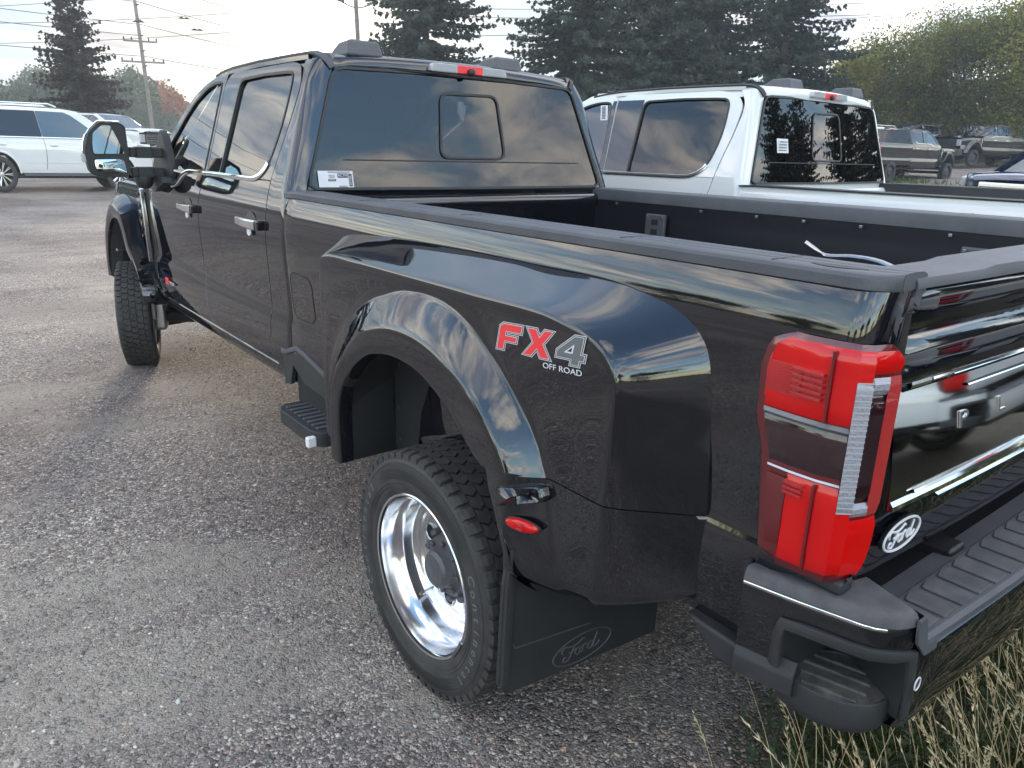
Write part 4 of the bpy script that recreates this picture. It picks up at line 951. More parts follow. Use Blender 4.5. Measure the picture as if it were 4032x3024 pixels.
def build_under(P, hero):
    for s in (-1, 1):
        fw = empty('front_wheel', (s*1.0, 4.47, .39)); fw.parent = P; fw.rotation_euler = (0, 0, R(-17) if hero else 0)
        tyre(fw, 0, 0, 0, s, hero=False, R_=.400, w=.232)
        simple_rim(fw, s*.105, 0, 0, s)
        rows = []
        for r_, x_ in ((.19, -.10), (.19, -.075), (.08, -.07)):
            pass
        lathe('brake_disc', [(s*.06 if s < 0 else -.06*-1*-1, .19), (s*.06 if s < 0 else .06*-1, .19)], 6, (0, 0, 0), M['alu_dull'], fw) if 0 else None
        V = [(-s*xx, rr*math.cos(t), rr*math.sin(t)) for xx, rr in ((.055, .10), (.055, .195), (.085, .195), (.085, .10)) for t in np.linspace(0, 2*math.pi, 33)[:-1]]
        obj('brake_disc', V, gridF(4, 32, True), M['alu_dull'], fw, ang=30)
        a, b = sorted((-s*.04, -s*.14))
        box('brake_caliper', (a, -.215, -.02), (b, -.12, .15), M['alu_dull'], fw, bevel=.015)
        box('steering_knuckle', (min(-s*.10, -s*.20), -.09, -.13), (max(-s*.10, -s*.20), .08, .10), M['alu_dull'], fw, bevel=.03)
        tube('tie_rod', [(-s*.16, .10, -.12), (-s*.40, .16, -.10)], .016, M['chassis'], fw, n=8)
        if hero and s < 0:
            box('bumper_tip', (-1.06, 4.66, .845), (-.93, 4.70, .866), M['satin'], P, bevel=.004)
            tube('lower_arm', [(-.80, 4.38, .36), (-.72, 4.0, .42), (-.62, 3.55, .52)], .045, M['chassis'], P, n=10)
        if hero:
            rwh = empty('rear_wheel', (0, 0, 0)); rwh.parent = P
            tyre(rwh, s*1.095, 0, .39, s, hero=s < 0)
            dish_wheel(rwh, s*1.194, 0, .39)
            iw = empty('inner_rear_wheel'); iw.parent = P
            tyre(iw, s*.835, 0, .39, s, hero=False); simple_rim(iw, s*.94, 0, .39, s)
        else:
            rwh = empty('rear_wheel', (0, 0, 0)); rwh.parent = P
            tyre(rwh, s*.90, 0, .39, s, hero=False); simple_rim(rwh, s*1.005, 0, .39, s)
        box('frame_rail', (min(s*.40, s*.48), -1.2, .60), (max(s*.40, s*.48), 5.1, .80), M['chassis'], P, bevel=.01)
        # leaf spring and shock
        for k in range(4):
            L = .78-.14*k
            sweep('spring_leaf', [(s*.56, y, .47+.012*(3-k)*0-.014*k+.16*(y/.8)**2) for y in np.linspace(-L, L, 13)], rect(.075, .010), M['chassis'], P)
        tube('shock_absorber', [(s*.66, .10, .36), (s*.62, .46, .95)], .032, M['chassis'], P, n=12)
        tube('shock_rod', [(s*.60, .50, 1.0), (s*.64, .28, .66)], .016, M['steel'], P, n=10)
        tube('brake_hose', [(s*.70, .2, .45), (s*.74, .30, .62), (s*.66, .42, .72), (s*.55, .40, .80)], .008, M['chassis'], P, n=6)
    tube('rear_axle', [(-.78, 0, .39), (.78, 0, .39)], .062, M['chassis'], P, n=16, up=(0, 0, 1))
    lathe('differential', [(-.14, .05), (-.10, .14), (0, .18), (.10, .14), (.14, .05)], 24, (0, 0, .39), M['chassis'], P)
    tube('front_axle', [(-.78, 4.47, .39), (.78, 4.47, .39)], .055, M['chassis'], P, n=14, up=(0, 0, 1))
    tube('drive_shaft', [(0, .15, .42), (0, 2.6, .55)], .05, M['chassis'], P, n=12)
    tube('exhaust_pipe', [(.50, -1.05, .52), (.52, -.4, .55), (.30, .6, .55), (.28, 3.2, .52)], .045, M['steel'], P, n=12)
    box('fuel_tank', (-.42, .95, .52), (.20, 2.2, .74), M['chassis'], P, bevel=.04)
    box('underbody', (-.80, 1.55, .64), (.80, 4.9, .70), M['chassis'], P, bevel=.02)
    tube('radius_arm', [(-.50, 4.40, .38), (-.46, 3.45, .56)], .03, M['chassis'], P, n=10)
    box('cross_member', (-.42, -.95, .62), (.42, -.85, .78), M['chassis'], P, bevel=.01)
    if hero: build_dually(P)

def build_dually(P):
    pm = M['black_paint']
    for s in (-1, 1):
        fd = empty('dual_wheel_fender'); fd.parent = P
        n = 110
        I_ = [(.486, .600), (.490, .70), (.486, .80), (.453, .887), (.378, .968), (.287, 1.030), (.217, 1.056), (.110, 1.073), (-.010, 1.066), (-.110, 1.034), (-.210, .977), (-.290, .915)]
        F_ = [(.560, .604), (.560, .70), (.550, .81), (.515, .915), (.434, 1.016), (.318, 1.106), (.215, 1.145), (.100, 1.168), (-.040, 1.166), (-.170, 1.132), (-.300, 1.066), (-.400, .975)]
        U_ = [(.690, .612), (.695, .72), (.680, .85), (.625, .975), (.520, 1.095), (.380, 1.184), (.250, 1.228), (.120, 1.258), (-.040, 1.262), (-.200, 1.222), (-.350, 1.130), (-.475, 1.010)]
        O_ = [(.735, .620), (.735, .78), (.735, .93), (.735, 1.08), (.732, 1.225), (.690, 1.296), (.44, 1.306), (.15, 1.307), (-.20, 1.306), (-.52, 1.302), (-.700, 1.235), (-.716, 1.060)]
        T_ = [(.860, .62), (.862, .78), (.862, .93), (.864, 1.08), (.866, 1.255), (.838, 1.342), (.52, 1.374), (.15, 1.384), (-.25, 1.385), (-.62, 1.376), (-.835, 1.300), (-.872, 1.080)]
        # extend every curve down to the seam at z .912 behind the wheel
        I_.append((-.335, .912-.02)); F_.append((-.447, .912-.01)); U_.append((-.535, .912)); O_.append((-.709, .912)); T_.append((-.880, .912))
        I_, F_, U_, O_, T_ = [cr(c, n) for c in (I_, F_, U_, O_, T_)]
        tt = np.linspace(0, 1, n)
        XS = 1.150
        # control rows across: (x, curve)
        blend = lambda A, B, t: A*(1-t)+B*t
        ctl = [(1.165, I_), (1.208, blend(I_, F_, .02)), (1.217, blend(I_, F_, .12)), (1.219, blend(I_, F_, .5)), (1.219, blend(I_, F_, .85)), (1.217, blend(I_, F_, .95)), (1.212, blend(F_, U_, .06)), (1.198, blend(F_, U_, .30)), (1.178, blend(F_, U_, .62)), (1.161, blend(F_, U_, .88)), (1.154, blend(F_, U_, 1.0)), (1.1515, blend(U_, O_, .12)), (1.151, blend(U_, O_, .35)), (1.151, blend(U_, O_, .60)), (1.150, blend(U_, O_, .85))]
        w = np.clip((O_[:, 1]-1.262)/.05, 0, 1)  # 1 on the top run, 0 on the vertical ends
        # rounding: shoulder radius about 30 mm on top, larger on the ends
        wv_ = np.array([np.mean(w[max(0, i-3):i+4]) for i in range(n)])
        for t_, xt, xe_ in ((.03, 1.1475, 1.1495), (.10, 1.139, 1.144), (.20, 1.123, 1.132), (.36, 1.094, 1.108), (.62, 1.050, 1.064), (.88, 1.013, 1.020), (1.0, .998, .998), (1.03, .985, .985)): ctl.append((wv_*xt+(1-wv_)*xe_, blend(O_, T_, t_)))
        rows = []
        for x, C_ in ctl: rows.append([(s*xx, y, z) for xx, (y, z) in zip(np.broadcast_to(x, (n,)), C_)])
        arr = np.array(rows)
        fine = []
        m_ = len(arr)
        for t in np.linspace(1, m_-1, (m_-1)*4+1):
            pass
        R_ = cr(arr.reshape(m_, -1), (m_-1)*3+1).reshape(-1, n, 3)
        # top surface: slight crown
        loft('fender_shell', [list(map(tuple, r_)) for r_ in R_], pm, fd, out=(s, 0, .5), ang=75)
        # front leg bottom closer
        # ---- lower rear piece under the seam
        Lz = [.909, .835, .76, .701, .636, .606, .598]; Ly = [-.335, -.357, -.393, -.417, -.448, -.475, -.50]
        rows = []
        for q, z in enumerate(np.linspace(0, 1, 22)):
            k = q/21
            r_ = []
            zl = .909-.305*k
            yl = float(np.interp(-zl, [-a for a in Lz], Ly))
            zb = lambda y: float(np.interp(-y, [.47, .57, .70, .85, .88], [.600, .597, .620, .665, .672]))
            plan = [(yl, 1.185), (yl-.002, 1.200), (yl-.012, 1.208), (yl-.045, 1.214), (-.447, 1.2155), (-.50, 1.197), (-.56, 1.176), (-.605, 1.157), (-.65, 1.1515), (-.690, 1.151), (-.712, 1.1495), (-.726, 1.144), (-.743, 1.132), (-.771, 1.108), (-.815, 1.064), (-.859, 1.020), (-.880, .998), (-.888, .985)]
            ptop = {4: (-.447, 1.217), 5: (-.480, 1.1925), 6: (-.520, 1.1640), 7: (-.550, 1.1525)}
            sm = k*k*(3-2*k)
            plan = [(y*sm+ptop[i_][0]*(1-sm), x*sm+ptop[i_][1]*(1-sm)) if i_ in ptop else (y, x) for i_, (y, x) in enumerate(plan)]
            for y, x in plan:
                zz = .909-(.909-zb(y))*k
                tuck = .05*max(0, (k-.82)/.18)**2
                r_.append((s*(x-tuck), y+(.02*max(0, (k-.85)/.15) if y < -.7 else 0), zz))
            rows.append(r_)
        rows = [[(x-s*.010, y, .9095) for x, y, z_ in rows[0]], [(x-s*.002, y, .9098) for x, y, z_ in rows[0]]]+rows
        A = np.array(rows)
        A2 = np.stack([cr(A[i], 57) for i in range(len(A))])
        lp = loft('fender_lower_rear', [list(map(tuple, r_)) for r_ in A2], pm, fd, out=(s, 0, 0), ang=60)
        # inner lip of the opening and liners
        rows = []
        op = np.array([(y, z) for y, z in zip(I_[:, 0], I_[:, 1])]); op = np.concatenate([op, [(-.36, .83), (-.393, .76), (-.417, .70), (-.448, .636), (-.475, .606)]])
        op = arcl(op, 90)
        for x, k in ((1.170, 0), (1.16, .004), (1.02, .02), (.70, .02)):
            rows.append([(s*x, y+k*math.copysign(1, y-.07), z+k) for y, z in op])
        loft('fender_liner', rows, M['liner'], fd)
        # front liner board seen inside the opening, with push pins
        ly = fillet([(.478, .61), (.478, 1.02), (.30, 1.06), (.18, 1.06), (.30, .80), (.33, .62)], .03, 4, True)
        prism('liner_panel', ly, 'x', *sorted((s*1.00, s*.992)), M['liner'], fd, bevel=.002)
        for y, z in ((.44, .94), (.45, .78), (.44, .66), (.33, .64), (.24, .92)):
            V = [(s*1.006, y, z)]+[(s*1.001, y+.009*math.cos(t), z+.009*math.sin(t)) for t in np.linspace(0, 2*math.pi, 11)[:-1]]
            obj('push_pin', V, [(0, 1+i, 1+(i+1) % 10) for i in range(10)], M['matte'], fd)
        loft('front_bulkhead', [[(s*x, .49, z) for x in (1.16, .50)] for z in (.60, 1.1)], M['liner'], fd)
        # seam
        # marker lamp and reflective tab
        mk = empty('side_marker_lamp'); mk.parent = fd
        mc = (-.500, .785)
        if s < 0:
            nn = 28
            rows = []
            for k, d in ((1.12, .002), (1.10, .006), (1.02, .007)):
                rows.append([(s*(1.197+d-.003+(.044*k*math.cos(t))*.35), mc[0]+.044*k*math.cos(t), mc[1]+.0165*k*math.sin(t)) for t in np.linspace(0, 2*math.pi, nn+1)[:-1]])
            loft('marker_bezel', rows, M['seal'], mk, closed=True)
            rows = []
            for k, d in ((1.0, .005), (.97, .011), (.85, .015), (.5, .018), (.05, .019)):
                rows.append([(s*(1.197+d-.003+(.044*k*math.cos(t))*.35), mc[0]+.044*k*math.cos(t), mc[1]+.0165*k*math.sin(t)) for t in np.linspace(0, 2*math.pi, nn+1)[:-1]])
            loft('marker_lens', rows, M['red_lens'], mk, closed=True)
            for z in (.779, .791): box('marker_led', (-1.2145, mc[0]-.014, z-.003), (-1.205, mc[0]+.014, z+.003), M['red_glow'], mk, bevel=.001)
            # glossy dished tab above it
            ol = fillet([(-.425, .868), (-.535, .893), (-.545, .858), (-.435, .822)], .012, 4, True)
            c_ = np.mean(ol, axis=0); rows = []
            px = lambda y: .5*float(np.interp(y, [-.56, -.52, -.48, -.447, -.425], [1.152, 1.164, 1.1925, 1.217, 1.214]))+.5*(1.2155+(y+.447)*.35)-.002
            ol = [tuple(q) for q in arcl(ol+[ol[0]], 61)[:-1]]
            for k, d in ((1.10, -.010), (1.05, .006), (1.0, .013), (.93, .016), (.6, .015), (.05, .015)):
                rows.append([(s*(px(y)+d+(z-c_[1])*-.18), c_[0]+(y-c_[0])*k, c_[1]+(z-c_[1])*k) for y, z in ol])
            loft('fender_tab', rows, pm, fd, closed=True)
        # mud flap
        fl = [(1.205, .715), (1.222, .60), (1.232, .30), (1.205, .262), (1.19, .258), (.60, .205), (.60, .70), (1.185, .70)]
        fl = [(s*a, b) for a, b in fl]
        mf = prism('mud_flap', fillet(fl, .012, 4, True), 'y', -.462, -.448, M['matte'], P, bevel=.003)
        sweep('flap_edge_rib', [(s*1.192, -.467, .70), (s*1.205, -.467, .60), (s*1.215, -.467, .30)], rect(.03, .014, .004), M['matte'], mf, up=(0, -1, 0))
        if s < 0:
            tube('flap_crease', [(-1.19, -.463, .62), (-1.192, -.463, .42), (-1.18, -.463, .398), (-.9, -.463, .362)], .0025, M['trim'], mf, n=5)
            cx, cz = -.925, .292
            tube('flap_oval', [(cx+.115*math.cos(t), -.4625, cz+.045*math.sin(t)+.0) for t in np.linspace(0, 2*math.pi, 49)[:-1]], .0022, M['trim'], mf, n=5, closed=True, up=(0, -1, 0))
            st = [[(-46, 4), (-48, 10), (-42, 15), (-32, 12), (-20, 10), (-8, 13), (0, 17), (4, 15)], [(-20, 11), (-24, 2), (-29, -8), (-36, -14), (-44, -12), (-44, -6), (-38, -5)], [(-32, 0), (-24, 1), (-16, 3)], [(-14, -9), (-18, -4), (-13, 2), (-7, 0), (-7, -7), (-12, -11), (-15, -7)], [(-8, 0), (-2, 1)], [(0, 3), (0, -3), (-3, -11)], [(-1, -3), (4, 3), (9, 3), (8, 0)], [(24, 2), (17, 2), (12, -4), (14, -10), (20, -10), (25, -3), (30, 8), (33, 16)], [(27, -1), (25, -9), (30, -11), (37, -7), (40, -4)]]
            for q in st:
                tube('flap_script_stroke', [(cx+x*.0017, -.4625, cz+z*.0017) for x, z in cr(q, 5*len(q))], .0022, M['trim'], mf, n=5, up=(0, -1, .01))
        # body side lower trims: ahead of the fender (with step) and behind it
        zt = [(1.53, .762), (1.49, .762), (1.36, .806), (1.28, .80), (1.12, .765), (.86, .71)]
        lo = [(.86, .60), (1.12, .62), (1.36, .60), (1.46, .585), (1.53, .60)]
        prism('bed_lower_trim', zt+[(.86, .60), (1.12, .63), (1.30, .64), (1.42, .70), (1.46, .60), (1.53, .585)], 'x', *sorted((s*.975, s*.998)), M['matte'], P, bevel=.005)
        sweep('step_trim_strip', [(s*1.0, y, z-.012) for y, z in zt], rect(.022, .016, .004), M['trim'], P, up=(s, 0, 0))
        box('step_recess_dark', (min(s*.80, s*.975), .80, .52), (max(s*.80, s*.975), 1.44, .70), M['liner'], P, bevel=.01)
        # trim behind the fender
        prism('rear_lower_trim', [(-.868, .672), (-1.020, .664), (-1.020, .602), (-.96, .600), (-.90, .648)], 'x', *sorted((s*.955, s*1.018)), M['matte'], P, bevel=.010)
        # matte filler between bed side and bumper
        tube('bumper_gap_seal', [(s*1.004, -1.020, .640), (s*1.006, -1.008, .75), (s*1.004, -1.004, .865)], .007, M['matte'], P, n=8)
        if s < 0:
            # bed side step
            sx = -1.03
            stp = prism('bed_side_step', [(tuple(p)) for p in fillet([(-.87, .93), (-1.075, .95), (-1.105, 1.00), (-1.105, 1.34), (-1.07, 1.39), (-.87, 1.40)], .02, 4, True)], 'z', .470, .535, M['matte'], P, bevel=.010)
            for i in range(8):
                y = 1.00+i*.046
                box('step_rib', (-1.075, y, .534), (-.90, y+.022, .541), M['trim'], stp, bevel=.003)
            tube('step_arm', [(-.90, 1.2, .50), (-.60, 1.2, .55)], .03, M['chassis'], P, n=8)
            box('step_end_tab', (-1.16, .905, .50), (-1.12, .935, .545), M['white_plastic'], stp, bevel=.008)
            # fuel filler door: outline groove
            ol = fillet([(1.392, .985), (1.385, 1.115), (1.355, 1.137), (1.20, 1.132), (1.165, 1.105), (1.16, .96), (1.20, .935), (1.36, .935)], .02, 5, True)
            ce = np.mean(np.array(ol), axis=0); n_o = len(ol)
            rows = [[(-(bw(ce[1]+(z-ce[1])*k)+.0012), ce[0]+(y-ce[0])*k, ce[1]+(z-ce[1])*k) for y, z in ol] for k in (1, .97, .8, .6, .4, .2, .02)]
            fdr = loft('fuel_door', rows, pm, P, closed=True, ang=80)
            sweep('fuel_door_gap', [(-(bw(z)+.0008), y, z) for y, z in ol], rect(.0045, .002), M['dk'], fdr, up=(-1, 0, 0), closed=True, smooth=False)
            # decal, flat print on the fender face
            def poly(nm, pts, lift, mt, par):
                o3 = Vector((-1.1515, -.322, 1.190)); ex = Vector((0, -1.10, .085)); ez = Vector((0, .0, .80))
                V = [o3+ex*x+ez*z+Vector((-lift, 0, 0)) for x, z in pts]
                return obj(nm, V, [tuple(range(len(pts)))], mt, par, smooth=False)
            dc = empty('off_road_decal'); dc.parent = fd
            k = .0031
            def glyph(nm, pts, fill, par, dx):
                c = [(dx+x*k+z*k*.16, z*k) for x, z in pts]
                def grow(c, d):
                    m_ = len(c); A_ = sum(c[i][0]*c[(i+1) % m_][1]-c[(i+1) % m_][0]*c[i][1] for i in range(m_)); sg = 1 if A_ > 0 else -1; o = []
                    for i in range(m_):
                        a, b, e = np.array(c[i-1]), np.array(c[i]), np.array(c[(i+1) % m_])
                        u = (b-a)/np.linalg.norm(b-a); v = (e-b)/np.linalg.norm(e-b)
                        n1 = np.array([u[1], -u[0]])*sg; n2 = np.array([v[1], -v[0]])*sg; q = n1+n2; q = q/max(.5, (q@q)/2)
                        o.append(tuple(b+q*d))
                    return o
                poly(nm+'_border', grow(c, .0062), .0006, M['decal_silver'], par)
                poly(nm+'_outline', grow(c, .0042), .0010, M['decal_black'], par)
                poly(nm+'_edge', grow(c, .0018), .0014, M['decal_silver'], par)
                poly(nm, c, .0018, fill, par)
            Fp = [(0, 0), (7, 0), (7, 9), (20, 9), (20, 14), (7, 14), (7, 19), (24, 19), (24, 26), (3, 26), (0, 23)]
            Xp = [(0, 0), (8, 0), (13, 8), (18, 0), (27, 0), (18, 13), (26, 26), (18, 26), (13.5, 18.5), (9, 26), (0, 26), (8.5, 13)]
            P4 = [(15, 0), (22, 0), (22, 5), (26, 5), (26, 10), (22, 10), (22, 26), (14, 26), (0, 11), (0, 5), (15, 5)]
            glyph('letter_f', Fp, M['decal_red'], dc, .0); glyph('letter_x', Xp, M['decal_red'], dc, .095); glyph('digit_four', P4, M['decal_grey'], dc, .200)
            tri = [(6.5, 10), (15, 10), (15, 19)]
            c = [(.200+x*k+z*k*.16, z*k) for x, z in tri]
            poly('digit_counter', [(c[0][0], c[0][1]), (c[1][0], c[1][1]), (c[2][0], c[2][1])], .0022, M['decal_silver'], dc)
            cc = np.mean(c, axis=0); poly('digit_counter', [tuple(cc+(np.array(p)-cc)*.5) for p in c], .0026, M['decal_black'], dc)
            text_on('decal_text', 'OFF ROAD', .019, (-1.1530, -.333-.232, 1.192), (0, -1, .085), (0, 0.0, 1), M['decal_silver'], dc, extrude=.0003, sx=1.45)
            # badge low on the front door
            box('door_badge', (-1.010, 3.30, .775), (-1.004, 3.42, .795), M['satin'], P, bevel=.002)
            box('door_badge_emblem', (-1.012, 3.43, .765), (-1.004, 3.50, .81), M['decal_red'], P, bevel=.004)
    # labels stuck inside the rear window
    def gyp(x, z): return yr(z)+.020*(x/.88)**2-.020-.0025
    def patch(nm, x0, x1, z0, z1, mt, par, d=0):
        sk = .0
        V = [(x0, gyp(x0, z0)-d, z0), (x1, gyp(x1, z0)-d, z0), (x1, gyp(x1, z1)-d, z1), (x0, gyp(x0, z1)-d, z1)]
        return obj(nm, V, [(0, 1, 2, 3)], mt, par, smooth=False)
    lb = patch('window_label', -.832, -.668, 1.483, 1.558, M['paper'], P)
    def tx(s_, size, x, z, sx=1, mt=None, rot=False, d=.0012):
        ex = (0, .18, 1) if rot else (1, 0, 0); ey = (-1, 0, 0) if rot else (0, .18, 1)
        text_on('label_text', s_, size, (x, gyp(x, z)-d, z), ex, ey, mt or M['ink'], lb, extrude=.0001, sx=sx)
    patch('label_block', -.742, -.693, 1.529, 1.547, M['ink'], lb, .0005); tx('RC7M', .017, -.7175, 1.538, 1.05, M['paper'])
    patch('label_block', -.690, -.674, 1.492, 1.546, M['ink'], lb, .0005); tx('RETAIL', .015, -.682, 1.519, .95, M['paper'], True)
    patch('label_block', -.787, -.751, 1.514, 1.523, M['ink'], lb, .0005); tx('RETAIL', .009, -.769, 1.5185, 1, M['paper'])
    tx('SPECIAL', .0085, -.769, 1.538); tx('ORDER', .0085, -.769, 1.530)
    for i in range(9): patch('label_line', -.826, -.800+(i % 3)*.002, 1.492+i*.0065, 1.4935+i*.0065, M['decal_silver'], lb, .0005)
    for i in range(5): patch('label_line', -.740, -.700, 1.503+i*.004, 1.5045+i*.004, M['decal_silver'], lb, .0005)
    for i in range(22):
        x = -.785+i*.0048; patch('barcode_bar', x, x+.0024, 1.549, 1.5555, M['ink'], lb, .0005)
    for i in range(10):
        x = -.738+i*.0040; patch('barcode_bar', x, x+.002, 1.4885, 1.4955, M['ink'], lb, .0005)
    # strap lying in the bed
    pth = cr([(.30, -.26, 1.372), (.32, -.30, 1.345), (.34, -.33, 1.328), (.36, -.42, 1.334), (.38, -.52, 1.322), (.40, -.62, 1.27), (.42, -.70, 1.15)], 24)
    sweep('bent_steel_bracket', pth, [(-.024, 0), (-.018, .006), (.018, .006), (.024, 0), (.018, -.002), (-.018, -.002)], M['steel'], P)
    pth = cr([(.30, .86, 1.30), (.32, .80, 1.292), (.34, .74, 1.24)], 10)
    sweep('bent_steel_bracket', pth, [(-.024, 0), (-.018, .006), (.018, .006), (.024, 0), (.018, -.002), (-.018, -.002)], M['steel'], P)

# the black dual-wheel pickup (hero)
truck = empty('pickup_truck', (0, 0, 0))
tag(truck, 'large glossy black pickup in the foreground with a red decal on its wide rear fender', 'pickup truck', 'trucks parked in the lot')
build_truck(truck, M['black_paint'], True)
# ---------------- ground ----------------
def gh(x, y):
    sx = np.maximum(0, np.asarray(x, float)-2.0); sy = np.maximum(0, np.asarray(y, float)-6.0)
    return .037*np.sqrt(sx*sx+4)-.074+.022*np.sqrt(sy*sy+4)-.044+.012*np.sin(np.asarray(x)*.31+1)*np.sin(np.asarray(y)*.27)*np.clip((np.hypot(np.asarray(x)+1, np.asarray(y)-1)-6)/10, 0, 1)
def in_grass(x, y):
    """1 where weeds grow: a strip behind the truck and across the lot on the right"""
    e = -.72-.22*np.clip((-.35-x)/.5, 0, 1)-.9*np.clip((-.85-x)/.6, 0, 1)+.05*np.sin(x*9)+.04*np.sin(x*23+1)
    a = np.clip((e-y)/.22, 0, 1)*np.clip((y+5.2)/.8, 0, 1)
    return a
def gravel_mat():
    m_ = bpy.data.materials.new('gravel'); m_.use_nodes = True; nt = m_.node_tree; nt.nodes.clear(); t = NT(nt)
    tc = t.n('ShaderNodeTexCoord'); P_ = (tc, 3)
    wob = t.n('ShaderNodeTexNoise', {'Vector': P_, 'Scale': 60.0, 'Detail': 2.0})
    vv = t.n('ShaderNodeVectorMath', {0: P_, 1: (wob, 1)}, operation='MULTIPLY_ADD'); vv.inputs[2].default_value = (0, 0, 0)
    mixv = t.n('ShaderNodeVectorMath', {0: P_}, operation='ADD'); sc_ = t.n('ShaderNodeVectorMath', {0: (wob, 1)}, operation='SCALE'); sc_.inputs[3].default_value = .006
    nt.links.new(sc_.outputs[0], mixv.inputs[1])
    fl = t.n('ShaderNodeMapping', {0: mixv, 'Scale': (1, 1, .001)})
    v1 = t.n('ShaderNodeTexVoronoi', {'Vector': fl, 'Scale': 62.0}); v2 = t.n('ShaderNodeTexVoronoi', {'Vector': fl, 'Scale': 135.0}); v3 = t.n('ShaderNodeTexVoronoi', {'Vector': fl, 'Scale': 31.0})
    e1 = t.n('ShaderNodeTexVoronoi', {'Vector': fl, 'Scale': 62.0}, feature='DISTANCE_TO_EDGE'); 
    pick = lambda v: t.n('ShaderNodeSeparateColor', {0: (v, 1)})
    stops = [(0, (.085, .080, .080)), (.30, (.135, .125, .122)), (.55, (.20, .185, .178)), (.75, (.27, .25, .225)), (.90, (.38, .355, .31)), (.97, (.55, .51, .43)), (1, (.40, .22, .15))]
    c1 = t.ramp((pick(v1), 0), stops); c2 = t.ramp((pick(v2), 0), [(0, (.07, .066, .066)), (.5, (.15, .138, .132)), (.85, (.235, .22, .20)), (1, (.44, .42, .37))])
    c3 = t.ramp((pick(v3), 0), stops)
    big = t.m('GREATER_THAN', (pick(v1), 1), .62); vbig = t.m('GREATER_THAN', (pick(v3), 1), .90)
    col = t.mix(t.m('MULTIPLY', big, .9), (c2, 0), (c1, 0))
    near3 = t.m('LESS_THAN', (v3, 0), .012)
    col = t.mix(t.m('MULTIPLY', vbig, t.m('LESS_THAN', t.m('MULTIPLY', (v3, 0), 31.0), 13.0)), col, (c3, 0)) if 0 else col
    gap = t.ramp(t.m('MULTIPLY', (e1, 0), 62.0) if 0 else (e1, 0), [(0, (.38, .36, .36)), (.12, (1, 1, 1))])
    col = t.mix(t.m('MULTIPLY', big, .8), col, t.mix(1.0, col, (gap, 0), 'MULTIPLY'))
    # fines and dust patches
    pn = t.n('ShaderNodeTexNoise', {'Vector': P_, 'Scale': .85, 'Detail': 6.0, 'Roughness': .62, 'Distortion': .6})
    pat = t.ramp((pn, 0), [(.50, (0, 0, 0)), (.60, (1, 1, 1))])
    fn = t.n('ShaderNodeTexNoise', {'Vector': P_, 'Scale': 240.0, 'Detail': 3.0})
    fines = t.ramp((fn, 0), [(.3, (.15, .142, .128)), (.7, (.25, .238, .212))])
    col = t.mix(t.m('MULTIPLY', (pat, 0), .78), col, (fines, 0))
    # damp / purple-brown variation
    dn = t.n('ShaderNodeTexNoise', {'Vector': P_, 'Scale': .45, 'Detail': 5.0, 'Roughness': .6})
    col = t.mix((t.ramp((dn, 0), [(.38, (0, 0, 0)), (.62, (1, 1, 1))]), 0), t.mix(1.0, col, (1.12, 1.0, .97), 'MULTIPLY'), t.mix(1.0, col, (1.82, 1.68, 1.56), 'MULTIPLY'))
    # wheel tracks: long soft streaks along the lane
    tm = t.n('ShaderNodeMapping', {0: P_, 'Rotation': (0, 0, R(28)), 'Scale': (.18, 1.5, 1)})
    tn = t.n('ShaderNodeTexNoise', {'Vector': tm, 'Scale': 1.3, 'Detail': 7.0, 'Roughness': .65, 'Distortion': .8})
    col = t.mix((t.ramp((tn, 0), [(.40, (1, 1, 1)), (.50, (0, 0, 0))]), 0), col, t.mix(1.0, col, (.84, .81, .82), 'MULTIPLY'))
    at = t.n('ShaderNodeAttribute', attribute_name='weed')
    sn = t.n('ShaderNodeTexNoise', {'Vector': P_, 'Scale': 30.0, 'Detail': 5.0})
    soil = t.ramp((sn, 0), [(.3, (.035, .028, .018)), (.7, (.10, .085, .05))])
    col = t.mix(t.m('MULTIPLY', (at, 2), .85), col, (soil, 0))
    p = t.n('ShaderNodeBsdfPrincipled', {'Base Color': col, 'Roughness': .88, 'Specular IOR Level': .25})
    g_ = t.n('ShaderNodeBrightContrast', {0: col}) if 0 else None
    h = t.m('ADD', t.m('MULTIPLY', t.m('MINIMUM', (e1, 0), .25), t.m('ADD', t.m('MULTIPLY', big, 3.0), .6)), t.m('MULTIPLY', (v2, 0), -.6))
    h2 = t.m('ADD', h, t.m('MULTIPLY', (fn, 0), .3))
    bn = t.n('ShaderNodeBump', {'Height': h2, 'Strength': .85, 'Distance': .012})
    nt.links.new(bn.outputs[0], p.inputs['Normal'])
    t.n('ShaderNodeOutputMaterial', {0: p})
    return m_
xs = np.unique(np.r_[np.linspace(-300, -12, 16), np.linspace(-12, 10, 90), np.linspace(10, 60, 30), np.linspace(60, 400, 16)])
ys = np.unique(np.r_[np.linspace(-300, -12, 16), np.linspace(-12, 14, 100), np.linspace(14, 70, 30), np.linspace(70, 400, 16)])
GX, GY = np.meshgrid(xs, ys); GZ = gh(GX, GY)
GZ = GZ+np.where(np.hypot(GX+1, GY-1) < 14, .010*np.sin(GX*1.7+.5*GY)*np.sin(GY*1.3+1)-.006, 0)
me = bpy.data.meshes.new('ground'); me.from_pydata(np.stack([GX, GY, GZ], -1).reshape(-1, 3).tolist(), [], gridF(len(ys), len(xs)))
wa = me.attributes.new('weed', 'FLOAT', 'POINT')
wv = in_grass(GX, GY)
far = np.clip((np.hypot(GX, GY)-55)/20, 0, 1); strip = np.clip(1-np.abs((GX-24.5)-(GY-11)*.3)/4.5, 0, 1)*np.clip((GX-16)/4, 0, 1)*(.45+.5*np.sin(GX*1.1)*np.sin(GY*.9))
wv = np.clip(np.maximum(np.maximum(wv, far), strip), 0, 1)
wa.data.foreach_set('value', wv.ravel().astype(np.float32))
